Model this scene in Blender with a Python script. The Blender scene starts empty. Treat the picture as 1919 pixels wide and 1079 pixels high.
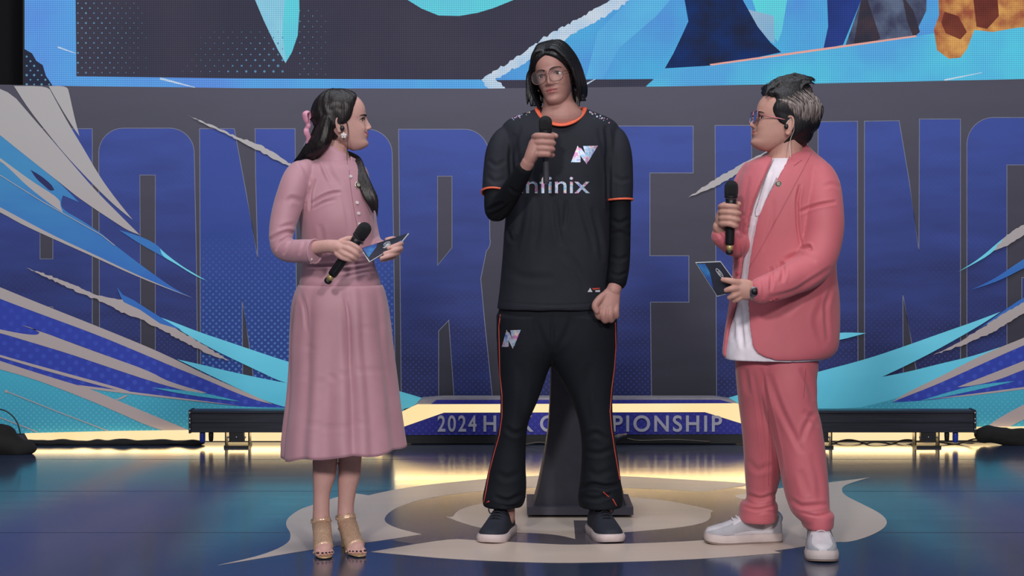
import bpy, bmesh, math, random
import numpy as np
from mathutils import Vector, Matrix
from mathutils.bvhtree import BVHTree
from mathutils import noise as mnoise

# ---------------------------------------------------------------- camera, light, exposure
SC = bpy.context.scene
COL = SC.collection
FPX, HC, HY, CX = 3500.0, 1.235, 400.0, 959.5      # focal length in pixels, camera height, horizon row, centre column
cam_d = bpy.data.cameras.new('camera'); cam = bpy.data.objects.new('camera', cam_d); COL.objects.link(cam)
cam.location = (0, 0, HC); cam.rotation_euler = (math.pi/2, 0, 0)
cam_d.sensor_width = 36; cam_d.lens = 36*FPX/1919; cam_d.shift_y = -(539.5-HY)/1919
cam_d.clip_end = 100
SC.camera = cam
w = bpy.data.worlds.new('world'); SC.world = w; w.use_nodes = True
w.node_tree.nodes['Background'].inputs[0].default_value = (0.80, 0.86, 1.0, 1)
w.node_tree.nodes['Background'].inputs[1].default_value = 0.13
def area(name, loc, target, size, power, color=(1, 1, 1), size_y=None, spread=180):
    d = bpy.data.lights.new(name, 'AREA'); d.energy = power; d.color = color; d.size = size
    if size_y: d.shape = 'RECTANGLE'; d.size_y = size_y
    d.spread = math.radians(spread)
    o = bpy.data.objects.new(name, d); COL.objects.link(o); o.location = loc
    o.rotation_euler = (Vector(target)-Vector(loc)).to_track_quat('-Z', 'Y').to_euler()
    return o
area('front_light_west', (-2.3, -4.0, 5.6), (-0.1, 7.0, 0.9), 0.9, 500, (1, .95, .93))
area('front_light_east', (2.9, -4.0, 5.6), (0.3, 7.0, 0.9), 0.9, 445, (1, .95, .93))
area('overhead_wash', (0, 5.2, 5.6), (0, 7.4, 0.6), 4.0, 90, (.95, .96, 1), 1.2)
area('backdrop_wash', (0, 7.6, 5.0), (0, 10.15, 0.7), 5.5, 85, (.85, .92, 1), .5)
SC.view_settings.view_transform = 'Standard'; SC.view_settings.look = 'None'
SC.view_settings.exposure = 0; SC.view_settings.gamma = 1; SC.view_settings.use_curve_mapping = False

# ---------------------------------------------------------------- helpers
def at(px, py, Y): return ((px-CX)*Y/FPX, Y, HC-(py-HY)*Y/FPX)
def on_floor(px, py):
    Y = HC*FPX/(py-HY); return ((px-CX)*Y/FPX, Y)
def lin(c):
    return tuple(((v/255)/12.92 if v/255 <= .04045 else ((v/255+.055)/1.055)**2.4) for v in c)
def interp(xs, ys, x):
    """smooth (Hermite) interpolation of table xs, ys (ys may be 2-d)"""
    xs = np.asarray(xs, float); ys = np.asarray(ys, float); x = np.asarray(x, float)
    if xs[0] > xs[-1]: xs = xs[::-1]; ys = ys[::-1]
    one = ys.ndim == 1
    if one: ys = ys[:, None]
    d = np.diff(ys, axis=0)/np.diff(xs)[:, None]
    m = np.zeros_like(ys); m[0] = d[0]; m[-1] = d[-1]
    if len(xs) > 2:
        h = np.diff(xs)[:, None]
        mm = (d[:-1]*h[1:]+d[1:]*h[:-1])/(h[1:]+h[:-1])
        s = d[:-1]*d[1:] <= 0
        lim = 2.0*np.minimum(abs(d[:-1]), abs(d[1:]))
        mm = np.where(s, 0, np.sign(mm)*np.minimum(abs(mm), lim))
        m[1:-1] = mm
    i = np.clip(np.searchsorted(xs, x)-1, 0, len(xs)-2)
    hh = (xs[i+1]-xs[i]); t = np.clip((x-xs[i])/hh, 0, 1)[..., None]; hh = hh[..., None]
    r = (2*t**3-3*t**2+1)*ys[i]+(t**3-2*t**2+t)*hh*m[i]+(-2*t**3+3*t**2)*ys[i+1]+(t**3-t**2)*hh*m[i+1]
    return r[..., 0] if one else r
def smooth_path(pts, n):
    pts = np.asarray(pts, float)
    seg = np.linalg.norm(np.diff(pts[:, :3], axis=0), axis=1); s = np.concatenate([[0], np.cumsum(np.maximum(seg, 1e-6))])
    return interp(s, pts, np.linspace(0, s[-1], n))

def soften(pts, it=2, keep=104):
    """corner cutting that keeps sharp tips"""
    P = [tuple(map(float, p[:2])) for p in pts]; K = None
    for _ in range(it):
        n = len(P); out = []
        for i in range(n):
            a_, p, b_ = np.array(P[i-1]), np.array(P[i]), np.array(P[(i+1) % n]); u = a_-p; v = b_-p
            c = u@v/(np.linalg.norm(u)*np.linalg.norm(v)+1e-9)
            if c > math.cos(math.radians(keep)): out.append(tuple(p))
            else: out += [tuple(p+u*.25), tuple(p+v*.25)]
        P = out
    return P

def ragged(pts, amp, seed):
    random.seed(seed); out = []
    P = list(pts)+[pts[0]]
    for p, q in zip(P[:-1], P[1:]):
        n = max(1, int(math.hypot(q[0]-p[0], q[1]-p[1])/5))
        for i in range(n):
            t = i/n; out.append((p[0]+(q[0]-p[0])*t+random.uniform(-amp, amp)*(i > 0), p[1]+(q[1]-p[1])*t+random.uniform(-amp, amp)*(i > 0)))
    return out

class Mesh:
    def __init__(self): self.v = []; self.f = []; self.n = 0
    def add(self, V, F):
        V = np.asarray(V, float).reshape(-1, 3); b = self.n
        self.v.append(V); self.f += [tuple(i+b for i in f) for f in F]; self.n += len(V); return self
    def verts(self): return np.concatenate(self.v) if self.v else np.zeros((0, 3))
    def loft(self, rings, caps=True, closed=True):
        R = [np.asarray(r, float) for r in rings]; k = len(R[0]); F = []
        for a in range(len(R)-1):
            for j in range(k if closed else k-1):
                j2 = (j+1) % k
                F.append((a*k+j, a*k+j2, (a+1)*k+j2, (a+1)*k+j))
        V = np.concatenate(R)
        if caps:
            c0 = R[0].mean(0); c1 = R[-1].mean(0); nb = len(V)
            V = np.concatenate([V, [c0, c1]])
            for j in range(k):
                j2 = (j+1) % k
                F.append((nb, j2, j)); F.append((nb+1, (len(R)-1)*k+j, (len(R)-1)*k+j2))
        return self.add(V, F)
    def tube(self, pts, rad, n=10, seg=None, flat=1.0, up=None, round_ends=True):
        """tapered tube along pts; rad a number or one per point; flat = thickness ratio across 'up'"""
        pts = np.asarray(pts, float); rad = np.full(len(pts), rad) if np.isscalar(rad) else np.asarray(rad, float)
        if seg:
            q = smooth_path(np.column_stack([pts, rad]), seg); pts = q[:, :3]; rad = q[:, 3]
        T = np.gradient(pts, axis=0); T /= np.linalg.norm(T, axis=1)[:, None]+1e-12
        if round_ends:
            pts = np.concatenate([[pts[0]-T[0]*rad[0]*.75], [pts[0]-T[0]*rad[0]*.42], pts, [pts[-1]+T[-1]*rad[-1]*.42], [pts[-1]+T[-1]*rad[-1]*.75]])
            rad = np.concatenate([[rad[0]*.45], [rad[0]*.85], rad, [rad[-1]*.85], [rad[-1]*.45]])
            T = np.concatenate([[T[0]], [T[0]], T, [T[-1]], [T[-1]]])
        u = np.array(up if up is not None else ((0, 0, 1) if abs(T[0][2]) < .9 else (0, 1, 0)), float)
        rings = []; a = np.linspace(0, 2*math.pi, n, endpoint=False)
        for p, t, r in zip(pts, T, rad):
            u = u-t*np.dot(u, t); u /= np.linalg.norm(u)+1e-12
            s = np.cross(t, u)
            rings.append(p+np.outer(np.cos(a)*r, s)+np.outer(np.sin(a)*r*flat, u))
            if up is not None: u = np.array(up, float)
        return self.loft(rings)
    def ellipsoid(self, c, r, n=20, m=12, rot=None):
        th = np.linspace(0, 2*math.pi, n, endpoint=False); V = []
        for i in range(1, m):
            ph = math.pi*i/m
            V.append(np.column_stack([np.sin(ph)*np.cos(th), np.sin(ph)*np.sin(th), np.full(n, np.cos(ph))]))
        V = np.concatenate(V+[np.array([[0, 0, 1], [0, 0, -1]], float)])*np.asarray(r, float)
        if rot is not None: V = V @ np.array(rot).T
        V = V+np.asarray(c, float); F = []
        for i in range(m-2):
            for j in range(n):
                j2 = (j+1) % n; F.append((i*n+j, (i+1)*n+j, (i+1)*n+j2, i*n+j2))
        a, b = (m-1)*n, (m-1)*n+1
        for j in range(n):
            j2 = (j+1) % n; F.append((a, j, j2)); F.append((b, (m-2)*n+j2, (m-2)*n+j))
        return self.add(V, F)
    def box(self, lo, hi):
        x0, y0, z0 = lo; x1, y1, z1 = hi
        V = [(x0, y0, z0), (x1, y0, z0), (x1, y1, z0), (x0, y1, z0), (x0, y0, z1), (x1, y0, z1), (x1, y1, z1), (x0, y1, z1)]
        return self.add(V, [(0, 3, 2, 1), (4, 5, 6, 7), (0, 1, 5, 4), (1, 2, 6, 5), (2, 3, 7, 6), (3, 0, 4, 7)])
    def prism(self, poly, off):
        """polygon (3-d points) extruded by off"""
        A = np.asarray(poly, float); k = len(A); B = A+np.asarray(off, float)
        F = [tuple(range(k)), tuple(range(2*k-1, k-1, -1))]+[(j, j+k, (j+1) % k+k, (j+1) % k) for j in range(k)]
        return self.add(np.concatenate([A, B]), F)
    def lathe(self, p0, p1, prof, n=20):
        """prof = [(t along 0..1, radius)]"""
        p0 = np.array(p0, float); p1 = np.array(p1, float); t = (p1-p0)/np.linalg.norm(p1-p0)
        u = np.cross(t, (0, 0, 1) if abs(t[2]) < .9 else (0, 1, 0)); u /= np.linalg.norm(u); s = np.cross(t, u)
        a = np.linspace(0, 2*math.pi, n, endpoint=False)
        return self.loft([p0+(p1-p0)*k+np.outer(np.cos(a)*r, u)+np.outer(np.sin(a)*r, s) for k, r in prof])
    def data(self, name='m'):
        me = bpy.data.meshes.new(name); me.from_pydata([tuple(v) for v in self.verts()], [], self.f); me.update(); return me

ROOT = {}
def recalc(me):
    bm = bmesh.new(); bm.from_mesh(me); bmesh.ops.recalc_face_normals(bm, faces=bm.faces); bm.to_mesh(me); bm.free()
def obj(name, m, mat, parent=None, smooth=True, angle=None, fix=True):
    """link a mesh as one object; a child keeps world coordinates relative to its thing's base"""
    me = m.data(name) if isinstance(m, Mesh) else m
    me.name = name
    if fix: recalc(me)
    o = bpy.data.objects.new(name, me); COL.objects.link(o)
    me.materials.clear(); me.materials.append(mat)
    n = len(me.vertices); co = np.empty(n*3, np.float32); me.vertices.foreach_get('co', co); co = co.reshape(-1, 3)
    if parent is not None:
        base = ROOT[parent.name]; ROOT[o.name] = base; o.parent = parent
    else:
        base = np.array([(co[:, 0].min()+co[:, 0].max())/2, (co[:, 1].min()+co[:, 1].max())/2, co[:, 2].min()]); ROOT[o.name] = base; o.location = base
    co -= base.astype(np.float32); me.vertices.foreach_set('co', co.ravel())
    me.polygons.foreach_set('use_smooth', np.full(len(me.polygons), smooth)); me.update()
    if smooth and angle:
        try: me.set_sharp_from_angle(angle=math.radians(angle))
        except Exception: pass
    return o
def thing(name, base):
    o = bpy.data.objects.new(name, None); COL.objects.link(o); o.location = base; o.empty_display_size = .1
    ROOT[o.name] = np.array(base, float); return o
def tag(o, label=None, cat=None, group=None, kind=None):
    for k, v in (('label', label), ('category', cat), ('group', group), ('kind', kind)):
        if v: o[k] = v
    return o

# ---------------------------------------------------------------- materials
def new_mat(name):
    m = bpy.data.materials.new(name); m.use_nodes = True; return m, m.node_tree.nodes, m.node_tree.links
def mat(name, c, rough=.6, metal=0, c2=None, scale=20, bump=0, bscale=None, spec=.5, detail=3, stretch=None, sheen=0, coat=0, sss=0):
    """procedural principled material: colour noise between c and c2 (sRGB 0-255), noise relief"""
    m, N, L = new_mat(name); p = N['Principled BSDF']
    p.inputs['Base Color'].default_value = (*lin(c), 1); p.inputs['Roughness'].default_value = rough
    p.inputs['Metallic'].default_value = metal; p.inputs['Specular IOR Level'].default_value = spec
    if sheen: p.inputs['Sheen Weight'].default_value = sheen
    if coat: p.inputs['Coat Weight'].default_value = coat
    if sss: p.inputs['Subsurface Weight'].default_value = sss; p.inputs['Subsurface Radius'].default_value = (.012, .005, .003); p.inputs['Subsurface Scale'].default_value = 1
    tc = N.new('ShaderNodeTexCoord'); mp = N.new('ShaderNodeMapping'); L.new(tc.outputs['Object'], mp.inputs[0])
    if stretch: mp.inputs['Scale'].default_value = stretch
    if c2 is None: c2 = tuple(max(0, v*.93) for v in c)
    n = N.new('ShaderNodeTexNoise'); n.inputs['Scale'].default_value = scale; n.inputs['Detail'].default_value = detail
    L.new(mp.outputs[0], n.inputs['Vector'])
    mx = N.new('ShaderNodeMix'); mx.data_type = 'RGBA'
    mx.inputs[6].default_value = (*lin(c), 1); mx.inputs[7].default_value = (*lin(c2), 1)
    rmp = N.new('ShaderNodeMapRange'); rmp.inputs[1].default_value = .35; rmp.inputs[2].default_value = .65
    L.new(n.outputs['Fac'], rmp.inputs[0]); L.new(rmp.outputs[0], mx.inputs[0]); L.new(mx.outputs[2], p.inputs['Base Color'])
    if bump:
        nb = N.new('ShaderNodeTexNoise'); nb.inputs['Scale'].default_value = bscale or scale*6; nb.inputs['Detail'].default_value = 2
        L.new(mp.outputs[0], nb.inputs['Vector'])
        b = N.new('ShaderNodeBump'); b.inputs['Strength'].default_value = bump; b.inputs['Distance'].default_value = .004
        L.new(nb.outputs['Fac'], b.inputs['Height']); L.new(b.outputs[0], p.inputs['Normal'])
    return m
def emit_mat(name, c, strength=1.0, c2=None, scale=2.0, led=False):
    m, N, L = new_mat(name); N.remove(N['Principled BSDF']); out = N['Material Output']
    e = N.new('ShaderNodeEmission'); e.inputs[1].default_value = strength
    tc = N.new('ShaderNodeTexCoord')
    n = N.new('ShaderNodeTexNoise'); n.inputs['Scale'].default_value = scale; n.inputs['Detail'].default_value = 4
    L.new(tc.outputs['Object'], n.inputs['Vector'])
    mx = N.new('ShaderNodeMix'); mx.data_type = 'RGBA'
    mx.inputs[6].default_value = (*lin(c), 1); mx.inputs[7].default_value = (*lin(c2 or c), 1)
    rmp = N.new('ShaderNodeMapRange'); rmp.inputs[1].default_value = .35; rmp.inputs[2].default_value = .65
    L.new(n.outputs['Fac'], rmp.inputs[0]); L.new(rmp.outputs[0], mx.inputs[0]); last = mx.outputs[2]
    if led:                                            # diodes of the screen: a fine regular grid
        sx = N.new('ShaderNodeSeparateXYZ'); L.new(tc.outputs['Object'], sx.inputs[0]); prod = None
        for ch, per in ((0, .0135), (2, .0128)):
            mu = N.new('ShaderNodeMath'); mu.operation = 'MULTIPLY'; mu.inputs[1].default_value = 2*math.pi/per; L.new(sx.outputs[ch], mu.inputs[0])
            si = N.new('ShaderNodeMath'); si.operation = 'SINE'; L.new(mu.outputs[0], si.inputs[0])
            ad = N.new('ShaderNodeMath'); ad.operation = 'MULTIPLY_ADD'; ad.inputs[1].default_value = .10 if ch == 0 else .15; ad.inputs[2].default_value = .93; L.new(si.outputs[0], ad.inputs[0])
            if prod is None: prod = ad
            else:
                q = N.new('ShaderNodeMath'); q.operation = 'MULTIPLY'; L.new(prod.outputs[0], q.inputs[0]); L.new(ad.outputs[0], q.inputs[1]); prod = q
        vm = N.new('ShaderNodeVectorMath'); vm.operation = 'SCALE'; L.new(last, vm.inputs[0]); L.new(prod.outputs[0], vm.inputs['Scale']); last = vm.outputs[0]
    L.new(last, e.inputs[0]); L.new(e.outputs[0], out.inputs[0]); return m
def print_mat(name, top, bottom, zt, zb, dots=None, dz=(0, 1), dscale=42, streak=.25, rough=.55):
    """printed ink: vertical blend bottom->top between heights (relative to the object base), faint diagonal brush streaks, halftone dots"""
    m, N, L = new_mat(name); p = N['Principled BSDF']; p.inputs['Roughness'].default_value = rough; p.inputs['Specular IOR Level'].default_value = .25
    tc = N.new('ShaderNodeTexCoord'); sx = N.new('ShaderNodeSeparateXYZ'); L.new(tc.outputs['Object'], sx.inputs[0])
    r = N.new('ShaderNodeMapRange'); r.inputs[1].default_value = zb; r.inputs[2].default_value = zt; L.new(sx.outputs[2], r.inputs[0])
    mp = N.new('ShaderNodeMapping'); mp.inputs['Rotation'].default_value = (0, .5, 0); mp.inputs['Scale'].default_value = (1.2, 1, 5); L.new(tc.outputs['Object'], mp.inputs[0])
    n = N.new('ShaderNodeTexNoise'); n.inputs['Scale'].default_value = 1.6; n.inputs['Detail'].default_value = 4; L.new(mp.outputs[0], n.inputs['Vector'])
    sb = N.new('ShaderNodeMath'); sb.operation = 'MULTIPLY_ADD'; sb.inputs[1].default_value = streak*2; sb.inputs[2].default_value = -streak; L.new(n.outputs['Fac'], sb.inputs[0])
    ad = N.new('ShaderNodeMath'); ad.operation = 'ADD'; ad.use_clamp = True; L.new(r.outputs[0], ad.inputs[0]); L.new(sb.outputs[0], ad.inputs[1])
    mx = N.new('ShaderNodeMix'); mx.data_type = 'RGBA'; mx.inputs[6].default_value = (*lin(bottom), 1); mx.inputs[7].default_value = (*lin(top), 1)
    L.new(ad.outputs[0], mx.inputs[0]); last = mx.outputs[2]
    if dots:
        mp2 = N.new('ShaderNodeMapping'); mp2.inputs['Rotation'].default_value = (0, .785, 0); mp2.inputs['Scale'].default_value = (dscale,)*3; L.new(tc.outputs['Object'], mp2.inputs[0])
        s2 = N.new('ShaderNodeSeparateXYZ'); L.new(mp2.outputs[0], s2.inputs[0]); acc = None
        for ch in (0, 2):
            fr = N.new('ShaderNodeMath'); fr.operation = 'FRACT'; L.new(s2.outputs[ch], fr.inputs[0])
            su = N.new('ShaderNodeMath'); su.operation = 'SUBTRACT'; su.inputs[1].default_value = .5; L.new(fr.outputs[0], su.inputs[0])
            sq = N.new('ShaderNodeMath'); sq.operation = 'POWER'; sq.inputs[1].default_value = 2; 
            ab = N.new('ShaderNodeMath'); ab.operation = 'ABSOLUTE'; L.new(su.outputs[0], ab.inputs[0]); L.new(ab.outputs[0], sq.inputs[0])
            if acc is None: acc = sq
            else:
                q = N.new('ShaderNodeMath'); q.operation = 'ADD'; L.new(acc.outputs[0], q.inputs[0]); L.new(sq.outputs[0], q.inputs[1]); acc = q
        rr = N.new('ShaderNodeMapRange'); rr.inputs[1].default_value = .085; rr.inputs[2].default_value = .045; L.new(acc.outputs[0], rr.inputs[0])
        g = N.new('ShaderNodeMapRange'); g.inputs[1].default_value = dz[1]; g.inputs[2].default_value = dz[0]; L.new(sx.outputs[2], g.inputs[0])
        mm = N.new('ShaderNodeMath'); mm.operation = 'MULTIPLY'; L.new(rr.outputs[0], mm.inputs[0]); L.new(g.outputs[0], mm.inputs[1])
        m2 = N.new('ShaderNodeMix'); m2.data_type = 'RGBA'; m2.inputs[7].default_value = (*lin(dots), 1); L.new(last, m2.inputs[6]); L.new(mm.outputs[0], m2.inputs[0]); last = m2.outputs[2]
    L.new(last, p.inputs['Base Color']); return m

# ---------------------------------------------------------------- the setting: floor, black drape behind
def floor_mat(name, c, rough, spec=.5):
    m, N, L = new_mat(name); p = N['Principled BSDF']; p.inputs['Base Color'].default_value = (*lin(c), 1)
    p.inputs['Specular IOR Level'].default_value = spec
    tc = N.new('ShaderNodeTexCoord'); mp = N.new('ShaderNodeMapping'); mp.inputs['Scale'].default_value = (.6, 5, 1); L.new(tc.outputs['Object'], mp.inputs[0])
    n = N.new('ShaderNodeTexNoise'); n.inputs['Scale'].default_value = 2.2; n.inputs['Detail'].default_value = 5; L.new(mp.outputs[0], n.inputs['Vector'])
    r = N.new('ShaderNodeMapRange'); r.inputs[3].default_value = rough*.75; r.inputs[4].default_value = rough*1.3; L.new(n.outputs['Fac'], r.inputs[0]); L.new(r.outputs[0], p.inputs['Roughness'])
    b = N.new('ShaderNodeBump'); b.inputs['Strength'].default_value = .03; b.inputs['Distance'].default_value = .003; L.new(n.outputs['Fac'], b.inputs['Height']); L.new(b.outputs[0], p.inputs['Normal'])
    return m
M_floor = floor_mat('floor_navy_vinyl', (50, 60, 84), .14, 1.0)
M_joint = mat('floor_joint', (12, 14, 22), .5)
fl = obj('floor', Mesh().box((-12, 3.0, -.06), (12, 13, -.002)), M_joint, smooth=False); tag(fl, kind='structure')
edges = [3.0, 3.99, 5.07, 6.15, 7.23, 8.31, 9.39, 10.47, 11.55, 13.0]
for a, b in zip(edges[:-1], edges[1:]):
    obj('floor_panel', Mesh().box((-12, a+.005, -.004), (12, b-.005, 0)), M_floor, fl, smooth=False)
M_drape = mat('black_drape', (8, 10, 18), .9, stretch=(12, 1, .3), bump=.4, bscale=6)
dr = Mesh(); xs = np.linspace(-12, 12, 600); ys = 12.2+.05*np.sin(xs*23)+.03*np.sin(xs*51+1)
dr.loft([np.column_stack([xs, ys, np.full(600, z)]) for z in (0, 3, 6)], caps=False, closed=False)
tag(obj('wall_back', dr, M_drape), kind='structure')

# emblem printed on the floor: thin inlaid vinyl pieces
def floor_piece(name, pts, m, z0, th, smooth_n=0):
    P = soften([on_floor(*p) for p in pts])
    return obj(name, Mesh().prism([(x, y, z0) for x, y in P], (0, 0, th)), m, fl, smooth=False)
M_beige = floor_mat('floor_beige_vinyl', (204, 187, 174), .33, .4)
M_dark = floor_mat('floor_grey_vinyl', (84, 77, 84), .2)
a = np.linspace(0, 2*math.pi, 72, endpoint=False)
cx, cy = on_floor(1091, 962)
obj('emblem_disc', Mesh().prism(np.column_stack([cx+1.0*np.cos(a), cy+.03+.98*np.sin(a), np.full(72, .0001)]), (0, 0, .0003)), M_dark, fl, smooth=False)
floor_piece('emblem_wing', [(408, 1059), (490, 1041), (541, 1019), (546, 1000), (535, 985), (538, 971), (560, 955), (580, 948), (621, 934), (662, 924), (691, 928), (740, 917), (793, 909), (852, 903), (910, 897), (985, 892),
    (1060, 890), (1174, 892), (1293, 899), (1395, 904), (1404, 909), (1360, 915), (1314, 922), (1264, 918), (1171, 914), (1060, 912), (985, 914), (904, 920), (852, 925), (793, 935), (755, 946), (732, 957), (719, 971), (724, 981), (747, 991), (790, 1001), (694, 1016), (586, 1029), (483, 1047)], M_beige, .0005, .0003)
floor_piece('emblem_wing', [(695, 1034), (840, 1009), (890, 1012), (985, 1017), (1060, 1021), (1114, 1020), (1206, 1018), (1317, 1013), (1400, 1004), (1440, 995), (1464, 982), (1469, 968), (1455, 953), (1420, 941), (1366, 930), (1410, 922), (1468, 914), (1553, 904), (1629, 895),
    (1597, 904), (1580, 911), (1577, 918), (1582, 928), (1615, 944), (1649, 961), (1663, 975), (1660, 986), (1649, 995), (1626, 1006), (1591, 1016), (1564, 1015), (1495, 1026), (1451, 1032), (1463, 1036), (1352, 1045), (1235, 1051), (1120, 1054), (1040, 1055), (939, 1052), (834, 1047)], M_beige, .0005, .0003)
floor_piece('emblem_core', [(837, 969), (850, 968), (852, 962), (866, 952), (910, 942), (985, 932), (1085, 928), (1177, 931), (1235, 936), (1293, 946), (1340, 957), (1331, 960), (1333, 968), (1323, 979), (1279, 988), (1177, 997), (1115, 1000), (1113, 975), (1075, 975), (1078, 1010), (1050, 1003), (1012, 999), (954, 997), (890, 988)], M_beige, .0005, .0003)

# ---------------------------------------------------------------- led screen above
LY = 11.5
def flat(name, pts, Y, th, m, parent):
    return obj(name, Mesh().prism([at(x, y, Y) for x, y in pts], (0, th, 0)), m, parent, smooth=False)
led = thing('led_screen', at(1000, 185, LY)); tag(led, 'huge glowing video screen with blue and dark artwork above the backdrop', 'screen')
cab = Mesh(); cab.box((at(45, 0, LY)[0]-.012, LY+.02, at(0, 180, LY)[2]), (at(2060, 0, LY)[0], LY+.16, at(0, -170, LY)[2]))
obj('cabinet', cab, mat('led_cabinet', (18, 18, 22), .5), led, smooth=False)
E = {}
def em(key, c, c2=None, sc=2.0):
    if key not in E: E[key] = emit_mat('screen_'+key, c, 1.17, c2, sc, led=True)
    return E[key]
lc = [0]
def screen(name, pts, key, c=None, c2=None, sc=2.0):
    lc[0] += 1
    return flat(name, pts, LY-.0012*lc[0], .001, em(key, c, c2, sc), led)
screen('screen_image', [(46, -150), (2050, -150), (2050, 182), (46, 182)], 'dark', (66, 63, 78), (58, 58, 74), 1.5)
screen('frame_graphic', [(46, -150), (140, -150), (143, 143), (450, 147), (800, 149), (900, 149), (930, 163), (945, 182), (46, 182)], 'frame', (86, 168, 222), (92, 140, 216), 1.2)
screen('corner_graphic', [(46, 92), (60, 100), (68, 114), (80, 122), (86, 142), (97, 158), (104, 182), (46, 182)], 'corner', (40, 44, 62), (46, 50, 70))
screen('diagonal_graphic', [(925, 150), (1062, 70), (1240, -36), (1420, -150), (2050, -150), (2050, 182), (1205, 182), (1226, 149), (1222, 148)], 'blue', (84, 140, 210), (78, 172, 216), 1.6)
screen('brush_stroke', ragged([(902, 149), (935, 128), (962, 112), (985, 96), (1012, 76), (1040, 58), (1085, 34), (1150, -3), (1340, -120), (1400, -150), (1425, -150), (1240, -34), (1062, 72), (985, 118), (928, 148), (946, 163), (952, 182), (918, 170)], 2.6, 9), 'white', (196, 208, 222), (170, 196, 220), 9)
screen('light_facet', [(1120, 60), (1180, 0), (1240, -40), (1290, -40), (1230, 30), (1160, 90), (1130, 148), (1098, 148)], 'facet', (92, 178, 220), (86, 150, 214))
screen('light_facet', [(1400, -30), (1480, -30), (1465, 60), (1458, 78), (1440, 60), (1420, 30)], 'teal', (92, 206, 214), (100, 190, 214))
screen('light_facet', [(1395, 16), (1450, 30), (1452, 82), (1430, 68)], 'pale', (150, 176, 200), (120, 170, 205))
screen('dark_facet', [(1280, -150), (1395, -150), (1392, 0), (1420, 50), (1444, 80), (1464, 98), (1350, 122), (1246, 128), (1262, 100), (1280, 62), (1290, 40), (1283, 0)], 'navy', (36, 42, 66), (30, 52, 104), 5)
screen('dark_facet', [(1545, -150), (1625, -150), (1614, 0), (1580, 84), (1543, 92), (1552, 50)], 'indigo', (46, 66, 138), (40, 54, 110))
screen('grey_facet', [(1622, -150), (1740, -150), (1736, 20), (1712, 70), (1584, 86), (1614, 0)], 'grey', (92, 104, 128), (60, 62, 86), 7)
screen('dark_facet', [(1614, 0), (1626, 0), (1650, 72), (1640, 78), (1600, 82)], 'umber', (70, 58, 66), (50, 50, 64), 7)
screen('dark_facet', [(1690, -10), (1712, 20), (1724, 60), (1712, 70), (1700, 40)], 'umber')
screen('ground_graphic', [(1212, 160), (1244, 132), (1290, 127), (1345, 121), (1500, 99), (1720, 67), (1900, 40), (2050, 10), (2050, 182), (1200, 182)], 'cyan', (86, 196, 218), (84, 160, 214), 1.5)
screen('horizon_line', [(1330, 120), (1500, 96), (1716, 66), (1718, 69), (1500, 100), (1332, 123)], 'salmon', (222, 160, 150))
screen('amber_facet', [(1752, -150), (2050, -150), (2050, 40), (1905, 52), (1860, 60), (1826, 56), (1812, 92), (1800, 108), (1778, 110), (1756, 94), (1750, 56), (1760, 28)], 'amber', (206, 152, 88), (150, 82, 62), 9)
screen('brown_facet', [(1770, 22), (1796, 30), (1812, 60), (1800, 74), (1772, 62), (1764, 42)], 'brown', (118, 62, 50), (96, 48, 44), 6)
screen('brown_facet', [(1822, -20), (1868, -20), (1872, 30), (1850, 54), (1830, 50)], 'brown')
screen('amber_facet', [(1795, 74), (1814, 72), (1806, 100), (1790, 92)], 'amber')
screen('blade_graphic', [(462, -60), (560, -60), (561, 20), (558, 66), (547, 98), (541, 108), (535, 118), (520, 92), (495, 40), (478, 0)], 'ice', (128, 188, 214), (140, 200, 220), 4)
screen('blade_edge', [(540, -60), (560, -60), (561, 20), (558, 66), (547, 98), (541, 108), (536, 116), (529, 64), (532, 20)], 'teal')
screen('disc_graphic', [(690, -60), (980, -60), (962, 0), (925, 15), (895, 24), (860, 30), (822, 29), (790, 16), (764, 0)], 'teal')
for x0, y0, x1, y1, ww in ((300, 147, 366, 164, 2.2), (108, 88, 142, 100, 1.6), (1770, 150, 1840, 136, 1.6), (1098, 158, 1116, 148, 2)):
    screen('streak_graphic', [(x0, y0-ww), (x1, y1-ww*.3), (x1, y1+ww*.3), (x0, y0+ww)], 'white')
dots = Mesh(); random.seed(3)
for (xa, xb, ya, yb, dx, r0, amp) in ((146, 330, 6, 140, 15, 2.1, 1), (300, 530, 60, 142, 17, 2.6, 1), (562, 660, 20, 140, 16, 1.5, .6), (50, 100, 106, 160, 14, 2.2, 0)):
    row = 0; y = ya
    while y < yb:
        x = xa+(row % 2)*dx/2
        while x < xb:
            t = (x-xa)/(xb-xa)
            k = (1-t) if xa in (146, 562) else (t*(y/140)*1.3 if xa == 300 else 1)
            r = r0*min(1, k)*random.uniform(.6, 1.05)
            if r > .55:
                if not (xa == 50 and x > 58+ (y-100)*.6):
                    p = np.array(at(x, y, LY-.0012*(lc[0]+1))); rr = r*LY/FPX
                    th = np.linspace(0, 2*math.pi, 8, endpoint=False)
                    dots.add(np.column_stack([p[0]+rr*np.cos(th), np.full(8, p[1]), p[2]+rr*np.sin(th)]), [tuple(range(8))])
            x += dx
        y += dx*.62; row += 1
tag(obj('halftone_dots', dots, emit_mat('screen_dots', (84, 128, 164), 1, (96, 150, 180), 3), led, smooth=False, fix=False), kind='stuff')

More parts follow.
